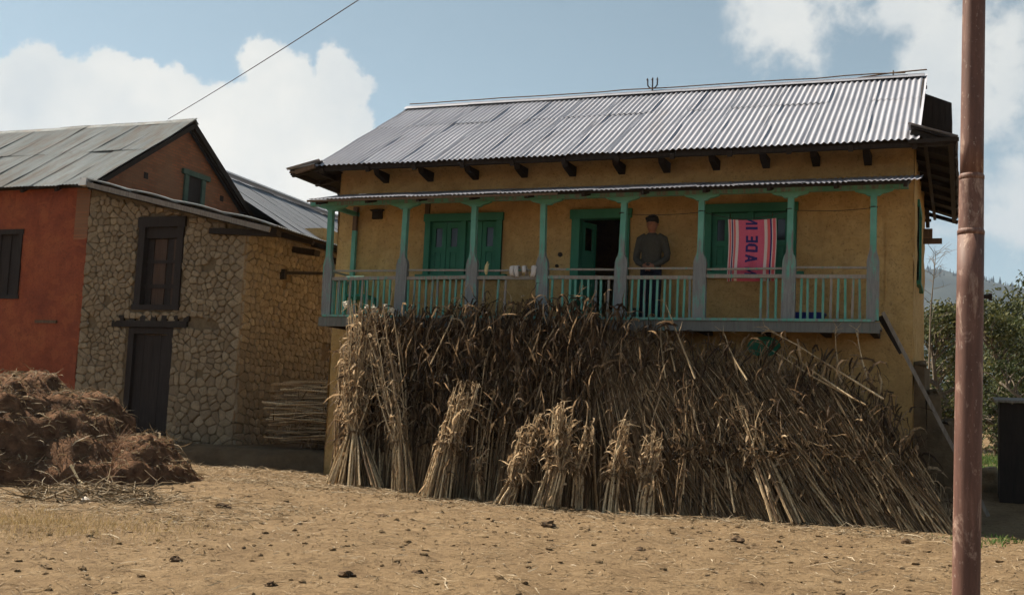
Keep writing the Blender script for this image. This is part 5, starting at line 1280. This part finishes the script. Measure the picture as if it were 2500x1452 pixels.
# ================================================================== right background
def tree(name, label, x, y, h, cw, mat, seed, nclump, leafn, lo=.3, leaf=.10, dens=1.0, trunkr=.12):
    r = random.Random(seed); z0 = gh(x, y); root = tag(empty(name, (x, y, z0)), label, 'tree', 'trees beyond the house')
    tb = MB(); pts = [Vector((x, y, z0-.2))]
    for k in range(1, 6): pts.append(Vector((x+r.gauss(0,.08*k), y+r.gauss(0,.08*k), z0+h*.8*k/5)))
    tb.tube(pts, [trunkr*(1-.15*k) for k in range(6)], 7); lf = MB()
    for c in range(nclump):
        t = r.uniform(lo, 1.0); i = min(4, int(t*.98*5)); p = pts[i].lerp(pts[i+1], t*.98*5-i); wid = cw*math.sin(math.pi*min(1, max(.12, (1.08-t)/(1.08-lo)*.85)))
        a = r.uniform(0, 6.28); d = wid*math.sqrt(r.random()); cpt = Vector((p.x+d*math.cos(a), p.y+d*math.sin(a), z0+h*t+r.gauss(0,.1)))
        tb.tube([p, p.lerp(cpt,.5)+Vector((0,0,.08)), cpt], [trunkr*.28, trunkr*.18, .008], 4, cap=False)
        cr = r.uniform(.22,.5)*cw/1.3; base = r.gauss(.5,.2)
        for k in range(leafn):
            v = Vector((r.gauss(0,1), r.gauss(0,1), r.gauss(0,.8)))*cr*.55; lf.tint = max(0, min(1, base+r.gauss(0,.18)+.12*v.z/cr))
            s = leaf*r.uniform(.5,1.2); n = V3(r,1).normalized(); u = n.orthogonal().normalized()*s; w = n.cross(u).normalized()*s*.45; pp = cpt+v
            lf.add([tuple(pp-u), tuple(pp+w), tuple(pp+u), tuple(pp-w)], [(0,1,2,3)])
    tb.obj('trunk', M_BARK, root, smooth=True); lf.obj('crown', mat, root, tint=True)
    return root
tree('leafy_tree', 'olive green leafy tree right behind the yellow house corner', 9.65, 16.5, 3.75, 1.15, M_FOL, 1, 70, 85, .05, .07)
tree('leafy_tree', 'loose olive tree with pale bare stems just right of the pole', 11.05, 22, 4.1, 1.2, M_FOL, 2, 60, 70, .2, .075)
tree('leafy_tree', 'dark bushy tree at the right picture edge above the shed', 12.5, 24, 5.2, 1.5, M_FOL2, 3, 80, 85, .1, .08)
tree('leafy_tree', 'low dark shrubby tree between the pole and the shed', 10.9, 14.5, 2.3, 1.0, M_FOL2, 4, 45, 70, .05, .06)
tree('leafy_tree', 'far pale green tree peeping over the shrubs right of the pole', 11.6, 40, 5.6, 2.2, M_FOL, 5, 60, 70, .1, .13)
tree('leafy_tree', 'far dark tree filling the gap left of the pole', 9.6, 34, 4.6, 1.8, M_FOL2, 6, 70, 70, .05, .11)
tree('leafy_tree', 'far dark tree right of the shed roof line', 13.4, 36, 6.0, 2.2, M_FOL2, 7, 70, 70, .05, .12)
# bare sapling by the house corner
q = MB(); r = random.Random(8); sx, sy = 9.46, 9.0; sz = gh(sx, sy); sp = tag(empty('bare_sapling', (sx, sy, sz)), 'thin bare leafless sapling against the sky at the house corner', 'sapling')
pts = [Vector((sx,sy,sz)), Vector((sx-.05,sy,sz+1.8)), Vector((sx-.02,sy,sz+3.4)), Vector((sx+.08,sy,sz+4.7))]; q.tube(pts, [.03,.025,.018,.006], 5); q.obj('trunk', M_BARK, sp); q = MB()
for k in range(26):
    t = r.uniform(.55,1); i = min(2,int(t*3)); p = pts[i].lerp(pts[i+1], t*3-i); L = r.uniform(.2,.6); d = Vector((r.gauss(.2,.6), r.gauss(0,.4), r.uniform(.1,.8))).normalized()*L
    q.tube([p, p+d*.5+V3(r,.03), p+d], [.007,.005,.002], 3)
    for j in range(2): q.tube([p+d*.6, p+d*.6+V3(r,.18)], [.004,.002], 3)
q.obj('twigs', M_BARK, sp)
# dark shed at the right edge
sh = tag(empty('dark_shed', (11.4, 4.6, gh(11.4,4.6))), 'small dark board shed with flat grey roof at the right edge', 'shed')
z0 = .0
for k in range(7): q = MB(); x = 10.66+k*.2; q.box(x, x+.193, 4.0+.006*(k % 2), 4.04, z0, 1.86); q.obj('board', M_WOODD, sh)
for k in range(6): q = MB(); y = 4.05+k*.2; q.box(10.66+.004*(k % 2), 10.70, y, y+.193, z0, 1.86); q.obj('board', M_WOODD, sh)
q = MB(); q.box(10.71, 12.0, 4.05, 5.24, z0, 1.84); q.obj('inner_wall', M_WOODD, sh)
q = MB(); q.hexa([(10.58,3.9,1.865),(12.2,3.9,1.865),(12.2,5.4,1.96),(10.58,5.4,1.96),(10.58,3.9,1.90),(12.2,3.9,1.90),(12.2,5.4,2.0),(10.58,5.4,2.0)]); q.obj('roof', M_WOODG, sh)
q = MB(); q.blob((10.48,5.6,.42), .33, .3, 3, 3, (.8,.8,1)); o = q.obj('boulder', M_STONE, smooth=True, tint=True); tag(o, 'grey boulder standing in shade beside the dark shed', 'boulder')
q = MB(); r = random.Random(19)
for cx, cy, n, hh in ((10.75, 9.5, 700, .28), (10.45,-1.7, 260, .10), (10.7, 12, 600, .3), (9.75, 8, 300, .2)):
    for k in range(n):
        x, y = cx+r.gauss(0,.3), cy+r.gauss(0,.35); q.tint = r.random()*.9; q.ribbon((x,y,gh(x,y)-.01), (r.gauss(0,.4), r.gauss(0,.4), 1), r.uniform(.4,1)*hh, r.uniform(.008,.02), 3, .2, .4, V3(r,1), r)
tag(q.obj('green_plants', M_GRASS, tint=True), 'patches of low green plants on the ground at right', 'plants', kind='stuff')

# ================================================================== haze
q = MB(); q.box(-3000, 3000, -3000, 3000, -1.6, 330)
tv = NT('air_haze'); tv.n.remove(tv.b); pv = tv.new('ShaderNodeVolumePrincipled'); pv.inputs['Color'].default_value = (.60,.76,1.0,1); pv.inputs['Density'].default_value = .00011; pv.inputs['Anisotropy'].default_value = .2
tv.l.new(pv.outputs['Volume'], tv.out.inputs['Volume'])
#HZ
hz = q.obj('haze', tv.m); tag(hz, 'thin bluish air between the houses and the far hills', 'haze', kind='stuff')
